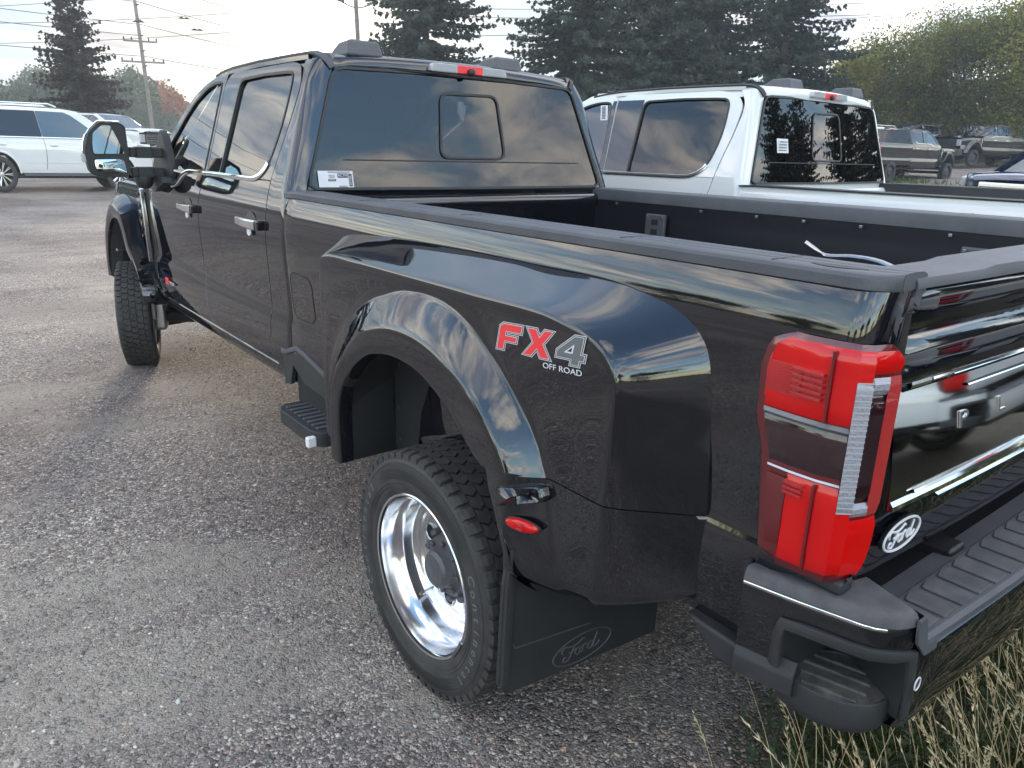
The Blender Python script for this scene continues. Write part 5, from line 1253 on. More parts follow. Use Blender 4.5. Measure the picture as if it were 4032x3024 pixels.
me.polygons.foreach_set('use_smooth', [True]*len(me.polygons))
ground = link('ground', me, gravel_mat()); tag(ground, kind='structure')

# loose stones: real pebbles sitting in the gravel near the camera, one joined mass
def pebbles():
    r_ = np.random.RandomState(3)
    ico = bmesh.new(); bmesh.ops.create_icosphere(ico, subdivisions=1, radius=1); bv = np.array([v.co for v in ico.verts]); bf = np.array([[v.index for v in f.verts] for f in ico.faces]); ico.free()
    N = 30000
    # denser near the camera
    d = 1.2+9.5*r_.rand(N)**1.55; a = r_.uniform(R(-22), R(78), N)
    X = -2.25+d*np.sin(a); Y = -1.76+d*np.cos(a)
    k = (X < 1.6)
    X, Y = X[k], Y[k]; N = len(X)
    sz = .0028+.0045*r_.rand(N)**2.2+(r_.rand(N) > .965)*.0055*r_.rand(N)
    sc = sz[:, None]*np.stack([r_.uniform(.8, 1.5, N), r_.uniform(.7, 1.1, N), r_.uniform(.35, .65, N)], 1)
    th = r_.uniform(0, 6.28, N); c, s = np.cos(th), np.sin(th)
    V = bv[None]*sc[:, None]*(1+.16*r_.randn(N, len(bv), 1))
    V2 = np.stack([V[..., 0]*c[:, None]-V[..., 1]*s[:, None], V[..., 0]*s[:, None]+V[..., 1]*c[:, None], V[..., 2]], -1)
    Z = gh(X, Y)+.010*np.sin(X*1.7+.5*Y)*np.sin(Y*1.3+1)-.006
    V2 += np.stack([X, Y, Z+sc[:, 2]*.35], -1)[:, None]
    F = (bf[None]+(np.arange(N)*len(bv))[:, None, None]).reshape(-1, 3)
    me = bpy.data.meshes.new('pebbles'); me.vertices.add(N*len(bv)); me.vertices.foreach_set('co', V2.ravel())
    me.loops.add(F.size); me.loops.foreach_set('vertex_index', F.ravel()); me.polygons.add(len(F)); me.polygons.foreach_set('loop_start', np.arange(len(F))*3)
    me.polygons.foreach_set('use_smooth', [True]*len(F)); me.update(); me.validate()
    at = me.attributes.new('tone', 'FLOAT', 'POINT'); at.data.foreach_set('value', np.repeat(r_.rand(N), len(bv)).astype(np.float32))
    m_ = bpy.data.materials.new('pebble'); m_.use_nodes = True; t = NT(m_.node_tree); m_.node_tree.nodes.clear()
    A = t.n('ShaderNodeAttribute', attribute_name='tone')
    c_ = t.ramp((A, 2), [(0, (.11, .105, .103)), (.3, (.16, .15, .147)), (.55, (.235, .22, .21)), (.78, (.34, .32, .285)), (.93, (.48, .455, .405)), (.975, (.58, .565, .53)), (1, (.40, .20, .13))])
    t.n('ShaderNodeOutputMaterial', {0: t.n('ShaderNodeBsdfPrincipled', {'Base Color': (c_, 0), 'Roughness': .75})})
    o = link('loose_gravel', me, m_); tag(o, 'loose mixed grey and tan pebbles scattered over the gravel lot', 'gravel', kind='stuff')
pebbles()

# ---------------- plants: numpy triangle soup helper ----------------
def soup(name, V, F, mats, parent=None, mi=None, attr=None, smooth=False):
    V = np.asarray(V, np.float32).reshape(-1, 3); F = np.asarray(F, np.int32); k = F.shape[1]
    me = bpy.data.meshes.new(name); me.vertices.add(len(V)); me.vertices.foreach_set('co', V.ravel())
    me.loops.add(F.size); me.loops.foreach_set('vertex_index', F.ravel()); me.polygons.add(len(F)); me.polygons.foreach_set('loop_start', (np.arange(len(F))*k).astype(np.int32))
    if mi is not None: me.polygons.foreach_set('material_index', np.asarray(mi, np.int32))
    if smooth: me.polygons.foreach_set('use_smooth', [True]*len(F))
    me.update()
    if attr is not None: a = me.attributes.new('tone', 'FLOAT', 'POINT'); a.data.foreach_set('value', np.asarray(attr, np.float32))
    return link(name, me, mats, parent)
def leaf_mat(name, stops, rough=.6, trans=.25):
    m_ = bpy.data.materials.new(name); m_.use_nodes = True; t = NT(m_.node_tree); m_.node_tree.nodes.clear()
    A = t.n('ShaderNodeAttribute', attribute_name='tone'); c_ = t.ramp((A, 2), stops)
    d = t.n('ShaderNodeBsdfPrincipled', {'Base Color': (c_, 0), 'Roughness': rough, 'Specular IOR Level': .25}); tr = t.n('ShaderNodeBsdfTranslucent', {0: (c_, 0)})
    t.n('ShaderNodeOutputMaterial', {0: t.n('ShaderNodeMixShader', {0: trans, 1: d, 2: tr})})
    return m_
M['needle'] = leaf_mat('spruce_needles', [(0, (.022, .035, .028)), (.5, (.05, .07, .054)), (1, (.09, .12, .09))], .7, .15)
M['needle_dry'] = leaf_mat('dry_spruce_needles', [(0, (.022, .023, .018)), (.5, (.048, .045, .034)), (1, (.09, .07, .052))], .7, .15)
M['leaf'] = leaf_mat('autumn_leaves', [(0, (.055, .072, .019)), (.45, (.135, .152, .034)), (.8, (.25, .235, .052)), (1, (.36, .29, .07))], .6, .4)
M['leaf_y'] = leaf_mat('yellow_green_leaves', [(0, (.075, .09, .02)), (.4, (.17, .185, .038)), (.8, (.28, .265, .055)), (1, (.36, .31, .07))], .6, .4)
M['leaf_far'] = leaf_mat('far_woods_leaves', [(0, (.035, .05, .025)), (.55, (.07, .09, .04)), (.85, (.13, .13, .05)), (1, (.26, .08, .05))], .7, .2)
M['bark'] = mat('bark', (.075, .062, .050), .9, bump=.6, bscale=12, nscale=4, namt=.35)
M['pole_wood'] = mat('weathered_pole', (.20, .175, .15), .85, nscale=3, namt=.25)
M['straw'] = leaf_mat('dry_straw', [(0, (.34, .24, .12)), (.5, (.58, .46, .26)), (1, (.80, .69, .46))], .6, .3)
M['blade'] = leaf_mat('green_blades', [(0, (.032, .052, .014)), (.5, (.065, .10, .025)), (1, (.12, .15, .045))], .5, .35)
M['clover'] = leaf_mat('small_weed_leaves', [(0, (.05, .085, .045)), (1, (.15, .20, .12))], .6, .3)

def spruce_mesh(h, rad, seed, gaps=.15, dens=1.0):
    r_ = np.random.RandomState(seed); V = []; T = []; BV = []; BF = []
    z = .05*h; base = []
    while z < h*.985:
        f = (z/h); L0 = rad*(1-f)**.78*(1.0+.12*r_.randn())*(.75+.25*min(1, f/.10)); n = max(4, int(9*(1-f)+4))
        for k in range(n):
            if r_.rand() < gaps: continue
            a = r_.uniform(0, 6.28); L = L0*r_.uniform(.72, 1.12)
            if L < .15: L = .15
            m_ = max(3, int(L/.28)); t = np.linspace(0, 1, m_)
            x = L*t*math.cos(a); y = L*t*math.sin(a); droop = -.42*L*t**1.3*(1-f)**.6+.16*L*t**3.2+.25*L*t*f
            zz = z+droop
            BV.append([(0, 0, z), (x[m_//2], y[m_//2], zz[m_//2]), (x[-1], y[-1], zz[-1])])
            # twigs with needle tufts along the bough
            for i in range(1, m_):
                for q in range(int((6+4*(1-t[i]))*dens)):
                    tl = (.16+.34*(1-t[i])*min(1, L/2.0))*r_.uniform(.6, 1.2)
                    b = a+r_.choice([-1, 1])*r_.uniform(.35, 1.25)
                    p0 = np.array([x[i], y[i], zz[i]])+r_.randn(3)*.05
                    p1 = p0+np.array([math.cos(b)*tl, math.sin(b)*tl, -.30*tl+r_.randn()*.07])
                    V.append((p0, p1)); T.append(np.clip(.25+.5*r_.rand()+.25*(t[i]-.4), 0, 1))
        z += r_.uniform(.14, .22)*(1.25-.5*f)*h/12*1.15
    P0 = np.array([v[0] for v in V]); P1 = np.array([v[1] for v in V]); T = np.array(T); N = len(V)
    d = P1-P0; ln = np.linalg.norm(d, axis=1, keepdims=True); u = d/ln
    side = np.cross(u, np.array([0, 0, 1.])+.7*r_.randn(N, 3)); side /= np.linalg.norm(side, axis=1, keepdims=True)
    w = (.055+.045*r_.rand(N, 1))
    # a tapering tuft: two crossed slivers
    s2 = np.cross(u, side)
    VV = np.stack([P0-side*w*.5, P0+side*w*.6, P1, P0-s2*w*.6+u*ln*.1, P0+s2*w*.6+u*ln*.1, P1*1.0-u*ln*.12], 1).reshape(-1, 3)
    # fatten mid
    VV = np.stack([P0, P0+d*.45+side*w, P1, P0+d*.45-side*w, P0+d*.1, P0+d*.55+s2*w, P1-d*.08, P0+d*.55-s2*w], 1).reshape(-1, 3)
    F = (np.array([[0, 1, 2, 3], [4, 5, 6, 7]])[None]+(np.arange(N)*8)[:, None, None]).reshape(-1, 4)
    return VV, F, np.repeat(T, 8), BV
def branch_soup(BV, r0):
    V = []; F = []
    for q in BV:
        for i in range(len(q)-1):
            a, b = np.array(q[i], float), np.array(q[i+1], float); d = b-a; d /= np.linalg.norm(d)+1e-9
            s_ = np.cross(d, [.1, .2, 1]); s_ /= np.linalg.norm(s_)+1e-9; t_ = np.cross(d, s_); ra = r0*(1-.45*i); rb = r0*(.5-.4*i)+.004; k = len(V)
            for p, r_ in ((a, ra), (b, rb)):
                for c in range(3): V.append(p+s_*r_*math.cos(2.1*c)+t_*r_*math.sin(2.1*c))
            F += [(k, k+1, k+4, k+3), (k+1, k+2, k+5, k+4), (k+2, k, k+3, k+5)]
    return V, F
SP = {}
def spruce(key, h, rad, seed, x, y, label, dry=False, gaps=.15, dens=1.0, rz=0, sc=1):
    root = empty('spruce_tree', (x, y, float(gh(x, y))-.1), rz); root.scale = (sc, sc, sc); tag(root, label, 'tree', 'spruces behind the lot')
    if key not in SP:
        VV, F, T, BV = spruce_mesh(h, rad, seed, gaps, dens)
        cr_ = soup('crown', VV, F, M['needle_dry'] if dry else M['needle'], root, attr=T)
        bv, bf = branch_soup(BV, .035); br = soup('branches', bv, bf, M['bark'], root)
        tk = loft('trunk', [[(r_*math.cos(t)+.03*math.sin(z*1.3), r_*math.sin(t), z) for t in np.linspace(0, 6.283, 11)] for z, r_ in ((0, .30), (.5, .24), (h*.3, .19), (h*.6, .12), (h*.85, .05), (h, .012))], M['bark'], root)
        SP[key] = (cr_, br, tk)
    else:
        for o in SP[key]: c = o.copy(); COL.objects.link(c); c.parent = root
        for c in root.children:
            if c.name.startswith('crown'): 
                c.material_slots[0].link = 'OBJECT'; c.material_slots[0].material = M['needle_dry'] if dry else M['needle']
    root.rotation_euler = (R(1.1), R(-2.0), rz)
    return root

def decid_mesh(h, rad, seed, nleaf=14000, trunk_h=.25, sparse_top=0.0, ls=.082):
    nleaf = int(nleaf*1.7)
    r_ = np.random.RandomState(seed); BV = []; tips = []
    def grow(p, d, L, lv):
        q = p+d*L; mid = p+d*L*.5+r_.randn(3)*L*.06; BV.append([tuple(p), tuple(mid), tuple(q)])
        if lv == 0: tips.append(q); tips.append(mid); return
        if lv <= 2: tips.append(mid)
        for k in range(3 if lv > 1 else 4):
            nd = d+r_.randn(3)*.55; nd[2] = nd[2]*.8+.22; nd /= np.linalg.norm(nd); grow(q, nd, L*r_.uniform(.62, .80), lv-1)
    for k in range(4):
        a = k*1.57+r_.rand(); grow(np.array([0, 0, h*trunk_h]), np.array([math.cos(a)*.5, math.sin(a)*.5, .9])/1.15, h*.24, 3)
    tips = np.array(tips)
    ex = np.abs(tips[:, :2]).max()+1e-6; tips[:, 0] *= rad/ex; tips[:, 1] *= rad/ex; tz = tips[:, 2].max(); tips[:, 2] *= h*.97/tz
    BV = [[(a[0]*rad/ex, a[1]*rad/ex, a[2]*h*.97/tz) for a in q] for q in BV]
    # low skirt
    w = np.ones(len(tips))
    if sparse_top: w *= np.where(tips[:, 2] > h*.72, sparse_top, 1)
    idx = r_.choice(len(tips), nleaf, p=w/w.sum())
    C_ = tips[idx]+r_.randn(nleaf, 3)*np.array([.42, .42, .34])*rad/3.0
    low = r_.rand(nleaf) < .25; C_[low, 2] = r_.uniform(0, h*.5, low.sum()); C_[low, :2] *= .9
    n_ = r_.randn(nleaf, 3); n_ /= np.linalg.norm(n_, axis=1, keepdims=True); u = np.cross(n_, r_.randn(nleaf, 3)); u /= np.linalg.norm(u, axis=1, keepdims=True); v = np.cross(n_, u)
    s_ = ls*r_.uniform(.5, 1.3, (nleaf, 1))
    VV = np.stack([C_-u*s_, C_+v*s_*.55, C_+u*s_, C_-v*s_*.55], 1).reshape(-1, 3)
    clump = np.sin(tips[idx][:, 0]*2.1+seed)+np.sin(tips[idx][:, 2]*1.7)+np.sin(tips[idx][:, 1]*2.3)
    T = np.clip(.42+.14*clump+.16*r_.randn(nleaf), 0, 1)
    F = np.arange(nleaf*4).reshape(-1, 4)
    return VV, F, np.repeat(T, 4), BV
def decid(h, rad, seed, x, y, label, mt, name='maple_tree', **k):
    root = empty(name, (x, y, float(gh(x, y))-.1)); tag(root, label, 'tree', 'broadleaf trees behind the parked trucks')
    VV, F, T, BV = decid_mesh(h, rad, seed, **k)
    soup('crown', VV, F, mt, root, attr=T)
    bv, bf = branch_soup(BV, .07); soup('branches', bv, bf, M['bark'], root)
    loft('trunk', [[(r_*math.cos(t), r_*math.sin(t), z) for t in np.linspace(0, 6.283, 11)] for z, r_ in ((0, .28), (.4, .22), (h*.27, .17))], M['bark'], root)
    root.rotation_euler = (R(1.1), R(-2.0), 0)
    return root
# positions come from sight lines of the photo
spruce('a', 11.5, 3.5, 11, 5.75, 44.5, 'tall thin-topped spruce standing alone beside the leaning utility pole', dry=True, gaps=.10, dens=1.1, sc=.80)
spruce('a', 11.5, 3.5, 11, -2.4, 42.0, 'brownish spruce cut off by the left edge above the white SUV', dry=True, rz=1.3, sc=.80)
spruce('b', 16.0, 4.6, 21, 19.8, 33.5, 'wide spruce right above the black cab roof, next to the lamp pole', gaps=.08, dens=1.25)
spruce('a', 11.5, 3.5, 11, 19.6, 27.6, 'small spruce peeking out low between two larger spruces', rz=2.2, sc=.42)
spruce('c', 18.0, 4.9, 33, 24.6, 27.2, 'leftmost spruce of the dense row behind the white cab', gaps=.06, dens=1.25)
spruce('b', 16.0, 4.6, 21, 28.4, 26.2, 'second spruce of the dense row, broad and blue-green', rz=2.0, sc=1.08)
spruce('c', 18.0, 4.9, 33, 32.0, 25.6, 'third spruce of the dense row behind the roof pods of the white cab', rz=2.9)
spruce('b', 16.0, 4.6, 21, 34.6, 22.4, 'rightmost spruce of the dense row, beside the bright gap of sky', rz=4.0, sc=1.0)
decid(4.6, 2.0, 5, 38.5, 22.3, 'small half-bare tree in the bright gap beside the spruces', M['leaf'], nleaf=5000, sparse_top=.25)
decid(7.2, 4.0, 8, 43.5, 21.3, 'olive green tree with bare twigs sticking out of its top', M['leaf'], nleaf=26000, sparse_top=.18)
decid(8.2, 4.6, 15, 47.5, 18.6, 'tall olive tree behind the front-facing dark pickups', M['leaf'], nleaf=24000, sparse_top=.6)
decid(9.6, 4.4, 23, 46.5, 14.0, 'yellow-green tree at the right edge of the photo', M['leaf_y'], nleaf=26000)
decid(5.0, 3.8, 29, 48.5, 17.2, 'low bright yellow-green shrub in front of the taller trees', M['leaf_y'], name='shrub', nleaf=13000, trunk_h=.12)
decid(4.6, 3.6, 31, 47.5, 21.5, 'dark green bush behind the row of dark pickups', M['leaf'], name='shrub', nleaf=12000, trunk_h=.12)
decid(4.4, 3.6, 37, 42.6, 25.5, 'dark bush behind the white pickup cab', M['leaf'], name='shrub', nleaf=10000, trunk_h=.12)
decid(4.8, 4.0, 41, 34.5, 27.6, 'bush filling in under the spruce row', M['leaf'], name='shrub', nleaf=9000, trunk_h=.12)
# far wooded hills
def woods():
    r_ = np.random.RandomState(9); N = 190000
    az = r_.uniform(R(-12), R(100), N); dist = r_.uniform(95, 170, N)
    ridge = 8+3.2*np.sin(az*7+1)+1.8*np.sin(az*17)+2.6*np.sin(az*29+2)+1.2*np.sin(az*61)+.8*np.sin(az*131)
    ridge = ridge*(.55+.45*(dist-95)/75)
    X = dist*np.sin(az); Y = dist*np.cos(az); g = gh(X, Y)*.55
    Z = g+ridge*r_.rand(N)**.55+r_.randn(N)*.5
    n_ = r_.randn(N, 3); n_ /= np.linalg.norm(n_, axis=1, keepdims=True); u = np.cross(n_, r_.randn(N, 3)); u /= np.linalg.norm(u, axis=1, keepdims=True); v = np.cross(n_, u)
    s_ = r_.uniform(.12, .33, (N, 1)); C_ = np.stack([X, Y, Z], 1)
    VV = np.stack([C_-u*s_, C_+v*s_*.7, C_+u*s_, C_-v*s_*.7], 1).reshape(-1, 3)
    red = (np.abs(az-R(15.2)) < R(2.0)) & (Z-g > ridge*.55)
    cl = np.sin(az*90)+np.sin(az*47+1)+np.sin(dist*.4)
    T = np.clip(.38+.12*cl+.12*r_.randn(N), 0, .88); T[red] = r_.uniform(.9, 1.0, red.sum())
    o = soup('distant_woods', VV, np.arange(N*4).reshape(-1, 4), M['leaf_far'], attr=np.repeat(T, 4)); tag(o, 'far line of mixed autumn woods along the horizon', 'woods', kind='stuff')
    A = np.linspace(R(-14), R(102), 160); rows = []
    for d, k in ((94, 0), (100, .35), (130, .62), (165, .80), (175, .2)):
        rows.append([(d*math.sin(a), d*math.cos(a), float(gh(d*math.sin(a), d*math.cos(a)))*.55+k*(8+3.2*math.sin(a*7+1)+1.8*math.sin(a*17)+2.6*math.sin(a*29+2))) for a in A])
    h_ = loft('wooded_hill', rows, mat('hill_brush', (.035, .045, .02), .9, nscale=.4, namt=.4), None); tag(h_, kind='structure')
woods()

# ---------------- utility poles and wires ----------------
def upole(x, y, h, label, arms, lamps=False, tilt=(0, 0)):
    z0 = float(gh(x, y))-.2; root = empty('utility_pole', (x, y, z0)); tag(root, label, 'utility pole')
    loft('pole', [[(r_*math.cos(t), r_*math.sin(t), z) for t in np.linspace(0, 6.283, 13)] for z, r_ in ((0, .17), (h*.5, .14), (h, .11))], M['pole_wood'], root, cap=False)
    for z, w in arms:
        a = box('cross_arm', (-w/2, -.07, z), (w/2, .07, z+.13), M['pole_wood'], root, bevel=.01)
        for u in (-.95, -.5, .5, .95): tube('insulator', [(u*w/2, 0, z+.12), (u*w/2, 0, z+.34)], .06, M['chassis'], a, n=6)
    if lamps:
        for s_ in (-1, 1):
            tube('lamp_arm', [(0, 0, h-2.2), (s_*.5, 0, h-2.1), (s_*.9, 0, h-1.95)], .035, M['iron'], root, n=6)
            obj('floodlight', [(s_*(.8+q), w_, h-1.98+z_) for q, w_, z_ in ((0, -.14, 0), (.42, -.14, .10), (.42, .14, .10), (0, .14, 0), (0, -.14, .14), (.40, -.12, .22), (.40, .12, .22), (0, .14, .14))], [(0, 1, 2, 3), (4, 7, 6, 5), (0, 4, 5, 1), (1, 5, 6, 2), (2, 6, 7, 3), (3, 7, 4, 0)], M['iron'], root, smooth=False)
    else:
        for z in np.linspace(h*.45, h-.6, 7): tube('insulator', [(0, -.1, z), (.22, -.1, z+.06)], .05, M['chassis'], root, n=6)
    root.rotation_euler = (R(1.1), R(-2.0), 0)
    return root
pz = float(gh(14.3, 66.8))
upole(14.3, 66.8, 13.0, 'tall utility pole with two cross arms behind the small white pickup', [(7.6, 2.5), (6.1, 3.2)])
upole(20.9, 43.0, 10.6, 'utility pole with two floodlights beside the wide spruce', [], True)
def wires(label, A, B, zs, sag, r_=.022, n=26):
    root = empty('power_line', A); tag(root, label, 'power line', 'overhead power lines')
    for a_, b_ in zs:
        P_ = [(A[0]*(1-t)+B[0]*t-A[0], A[1]*(1-t)+B[1]*t-A[1], (A[2]+a_)*(1-t)+(B[2]+b_)*t-sag*4*t*(1-t)-A[2]) for t in np.linspace(0, 1, n)]
        tube('wire', P_, r_, M['chassis'], root, n=4)
    return root
wires('overhead wires running left from the pole with two cross arms', (14.3, 66.8, pz), (-32, 60, pz+.5), [(12.0, 12.6), (10.3, 10.9), (8.7, 9.3), (7.9, 8.2), (6.4, 6.6)], .6)
wires('overhead wires running right from the pole with two cross arms', (14.3, 66.8, pz), (44, 76, pz+2), [(12.0, 8.6), (10.3, 7.6), (8.7, 6.4), (6.4, 5.2)], .7)
wires('wires rising from the roof line up to the floodlight pole', (20.9, 43.0, float(gh(20.9, 43))), (2, 62, 3), [(10.3, 6.5), (8.6, 5.6), (7.6, 4.4)], .3, .016)
wires('wires crossing in front of the dense spruce row', (20.9, 43.0, float(gh(20.9, 43))), (34, 18.0, 2.2), [(8.4, 6.4), (8.0, 5.9)], .25, .012)
wires('single service wire sloping across the spruces to the bright sky', (16.5, 28.5, 1.5), (44, 14.0, 3.2), [(4.8, 6.3)], .3, .012)
for i, (x, y, z) in enumerate(((-2.0, 51, 10.2), (12.0, 58.0, 9.4), (14.9, 57.6, 9.9), (15.6, 57.2, 9.2))):
    V = [(0, 0, 0), (.18, .05, .14), (.42, .02, .02), (-.18, .05, .12), (-.42, .02, -.02), (0, .22, .03), (0, -.16, .0)]
    b_ = obj('bird', V, [(0, 1, 5), (1, 2, 5), (0, 5, 3), (3, 5, 4), (0, 6, 1), (0, 3, 6)], M['dk'], None, smooth=False, solid=.03); b_.location = (x, y, z)
    tag(b_, ['dark bird flying left of the lone spruce', 'bird in flight left of the utility pole', 'bird just right of the utility pole, higher of two', 'bird just right of the utility pole, lower of two'][i], 'bird', 'birds in the sky')
# ---------------- weeds behind the truck ----------------
def weeds():
    r_ = np.random.RandomState(5)
    # straw stalks with seed heads
    V = []; F = []; T = []
    def stalk(x, y, h, lean, az, head=True, w=.0021, tone=.5):
        z0 = float(gh(x, y))-.02; n = 9; t = np.linspace(0, 1, n); bend = lean*(t**1.7)
        px = x+math.cos(az)*bend*h; py = y+math.sin(az)*bend*h; pz_ = z0+h*t*math.sqrt(max(.2, 1-lean*lean*.45))
        C_ = np.stack([px, py, pz_], 1); b = len(V)
        for i in range(n):
            rr = w*(1-.55*t[i])
            for k in range(3): V.append(C_[i]+np.array([rr*math.cos(2.094*k), rr*math.sin(2.094*k), 0])); T.append(np.clip(tone+.08*r_.randn(), 0, 1))
            if i:
                for k in range(3): F.append((b+(i-1)*3+k, b+(i-1)*3+(k+1) % 3, b+i*3+(k+1) % 3, b+i*3+k))
        if head:
            for q in range(22):
                s_ = r_.uniform(.72, 1.02); i = min(n-2, int(s_*(n-1))); f = s_*(n-1)-i; c = C_[i]*(1-f)+C_[i+1]*f; d = C_[i+1]-C_[i]; d = d/np.linalg.norm(d)
                o_ = r_.randn(3)*.25+d; o_ /= np.linalg.norm(o_); L = r_.uniform(.012, .024); sd_ = np.cross(o_, r_.randn(3)); sd_ /= np.linalg.norm(sd_); b = len(V)
                for p in (c, c+o_*L*.45+sd_*.0022, c+o_*L, c+o_*L*.45-sd_*.0022): V.append(p); T.append(np.clip(tone+.2+.1*r_.randn(), 0, 1))
                F.append((b, b+1, b+2, b+3))
    for i in range(900):
        # tuft positions behind the bumper, thick towards the right
        x = r_.uniform(-.95, 1.4); y = -.98-r_.rand()**1.05*1.0
        if r_.rand() > min(1, .42+(x+.95)*.7): continue
        if math.hypot(x+2.25, y+1.76) < 1.0: continue
        lean = r_.uniform(.15, .8)*(.8 if r_.rand() < .8 else 1.4); az = R(r_.normal(140, 50))
        top = .28+.30*r_.rand()
        if y > -1.36: top = min(top, .42); lean = min(lean, .5)
        stalk(x, y, top, lean, az, r_.rand() < .8, tone=r_.uniform(.3, .9))
    for x, y, h, lean, az in ((-.99, -1.05, .30, .35, 100), (-1.03, -1.02, .20, .2, 80), (-.86, -1.22, .40, .9, 150), (-.90, -1.28, .34, .9, 170), (-1.16, -1.12, .34, 1.05, 165), (-1.2, -1.16, .26, 1.2, 190), (-1.22, -1.10, .26, 1.2, 140), (-.7, -1.36, .5, .5, 120), (-.76, -1.32, .46, .6, 140)):
        stalk(x, y, h, lean, R(az), True, tone=.45)
    o = soup('dry_grass', V, F, M['straw'], attr=T); tag(o, 'tall dry straw-coloured grass stalks with seed heads behind the bumper', 'grass', kind='stuff')
    # green blades
    N = 42000; X = r_.uniform(-1.3, 2.4, N); Y = r_.uniform(-3.4, -.68, N); keep = (r_.rand(N) < in_grass(X, Y)*(.25+.9*(.5+.5*np.sin(X*6+1)*np.sin(Y*7)))) & (np.hypot(X+2.25, Y+1.76) > .7)
    X, Y = X[keep], Y[keep]; N = len(X); h = r_.uniform(.04, .16, N)*np.clip(.5+(X+1.2)*.7, .4, 1.4); az = r_.uniform(0, 6.28, N); ln = r_.uniform(.2, 1.1, N)
    C0 = np.stack([X, Y, gh(X, Y)-.01], 1); dv = np.stack([np.cos(az)*ln, np.sin(az)*ln, np.ones(N)], 1)*h[:, None]; sd_ = np.stack([-np.sin(az), np.cos(az), 0*az], 1)*r_.uniform(.0015, .0032, (N, 1))
    mid = C0+dv*np.array([.4, .4, .65]); tip = C0+dv*np.array([1, 1, .9])
    VV = np.stack([C0-sd_, C0+sd_, mid+sd_*.8, tip, tip, mid-sd_*.8], 1)
    VV = np.stack([C0-sd_, C0+sd_, mid+sd_*.8, mid-sd_*.8, mid-sd_*.8, mid+sd_*.8, tip+sd_*.05, tip-sd_*.05], 1).reshape(-1, 3)
    Fb = (np.array([[0, 1, 2, 3], [4, 5, 6, 7]])[None]+(np.arange(N)*8)[:, None, None]).reshape(-1, 4)
    o = soup('green_grass', VV, Fb, M['blade'], attr=np.repeat(np.clip(.45+.25*r_.randn(N), 0, 1), 8)); tag(o, 'short green grass growing along the edge of the gravel', 'grass', kind='stuff')
    # small lobed weed leaves on short stems
    V = []; F = []; T = []
    for c in range(420):
        x = r_.uniform(-1.05, 1.0); y = r_.uniform(-2.0, -.75)
        if r_.rand() > float(in_grass(x, y)) or math.hypot(x+2.25, y+1.76) < .9: continue
        for q in range(16):
            p = np.array([x, y, float(gh(x, y))])+np.array([r_.randn()*.045, r_.randn()*.045, r_.uniform(.02, .12)]); a0 = r_.rand()*6.28; tone = r_.rand(); tl = r_.randn(2)*.35
            for k in range(5):
                a = a0+k*1.257; d = np.array([math.cos(a), math.sin(a), tl[0]*math.cos(a)+tl[1]*math.sin(a)]); e = np.array([-math.sin(a), math.cos(a), 0]); L = .011; b = len(V)
                V += [p, p+d*L*.6+e*L*.35, p+d*L, p+d*L*.6-e*L*.35]; F.append((b, b+1, b+2, b+3)); T += [tone]*4
    o = soup('ground_weeds', V, F, M['clover'], attr=T); tag(o, 'low grey-green weeds with small lobed leaves under the bumper step', 'weeds', kind='stuff')
    # roadside grass across the lot near the black pickup
    N = 9000; X = r_.uniform(18, 34, N); Y = r_.uniform(5, 16, N)
    k = (np.abs((X-24.5)-(Y-11)*.3) < 4.2*r_.rand(N)**.5) & (r_.rand(N) < .35+.6*np.sin(X*1.1)*np.sin(Y*.9)); X, Y = X[k], Y[k]; N = len(X)
    az = r_.uniform(0, 6.28, N); C0 = np.stack([X, Y, gh(X, Y)], 1); sd_ = np.stack([np.cos(az), np.sin(az), 0*az], 1)*.03; up_ = np.stack([r_.randn(N)*.05, r_.randn(N)*.05, r_.uniform(.06, .2, N)], 1)
    VV = np.stack([C0-sd_, C0+sd_, C0+up_+sd_*.2, C0+up_-sd_*.2], 1).reshape(-1, 3)
    o = soup('far_grass', VV, np.arange(N*4).reshape(-1, 4), M['blade'], attr=np.repeat(np.clip(.6+.2*r_.randn(N), 0, 1), 4)); tag(o, 'patchy grass on the gravel around the black pickup', 'grass', kind='stuff')
weeds()
def curled_leaf(x, y, rz, sc, label):
    ol = [(0, -.04), (.018, -.018), (.034, -.022), (.026, 0), (.044, .012), (.020, .018), (.012, .040), (0, .030), (-.012, .042), (-.020, .018), (-.040, .014), (-.026, 0), (-.032, -.022), (-.014, -.018)]
    V = [(0, 0, .004)]+[(a*sc, b*sc, (abs(a)*.5+b*b*8)*sc+.004) for a, b in ol]; n = len(ol)
    o = obj('dead_leaf', V, [(0, 1+i, 1+(i+1) % n) for i in range(n)], mat('dead_leaf', (.26, .13, .06), .7, nscale=40, namt=.3), None, solid=.0008)
    o.location = (x, y, float(gh(x, y))+.008); o.rotation_euler = (.2, -.3, rz); tag(o, label, 'leaf', 'fallen leaves')
curled_leaf(-.83, -1.02, .4, 1.3, 'curled brown dead leaf on the gravel just ahead of the bumper step')
curled_leaf(-1.02, -.93, 1.4, .7, 'small orange-brown leaf on the gravel below the rear fender')

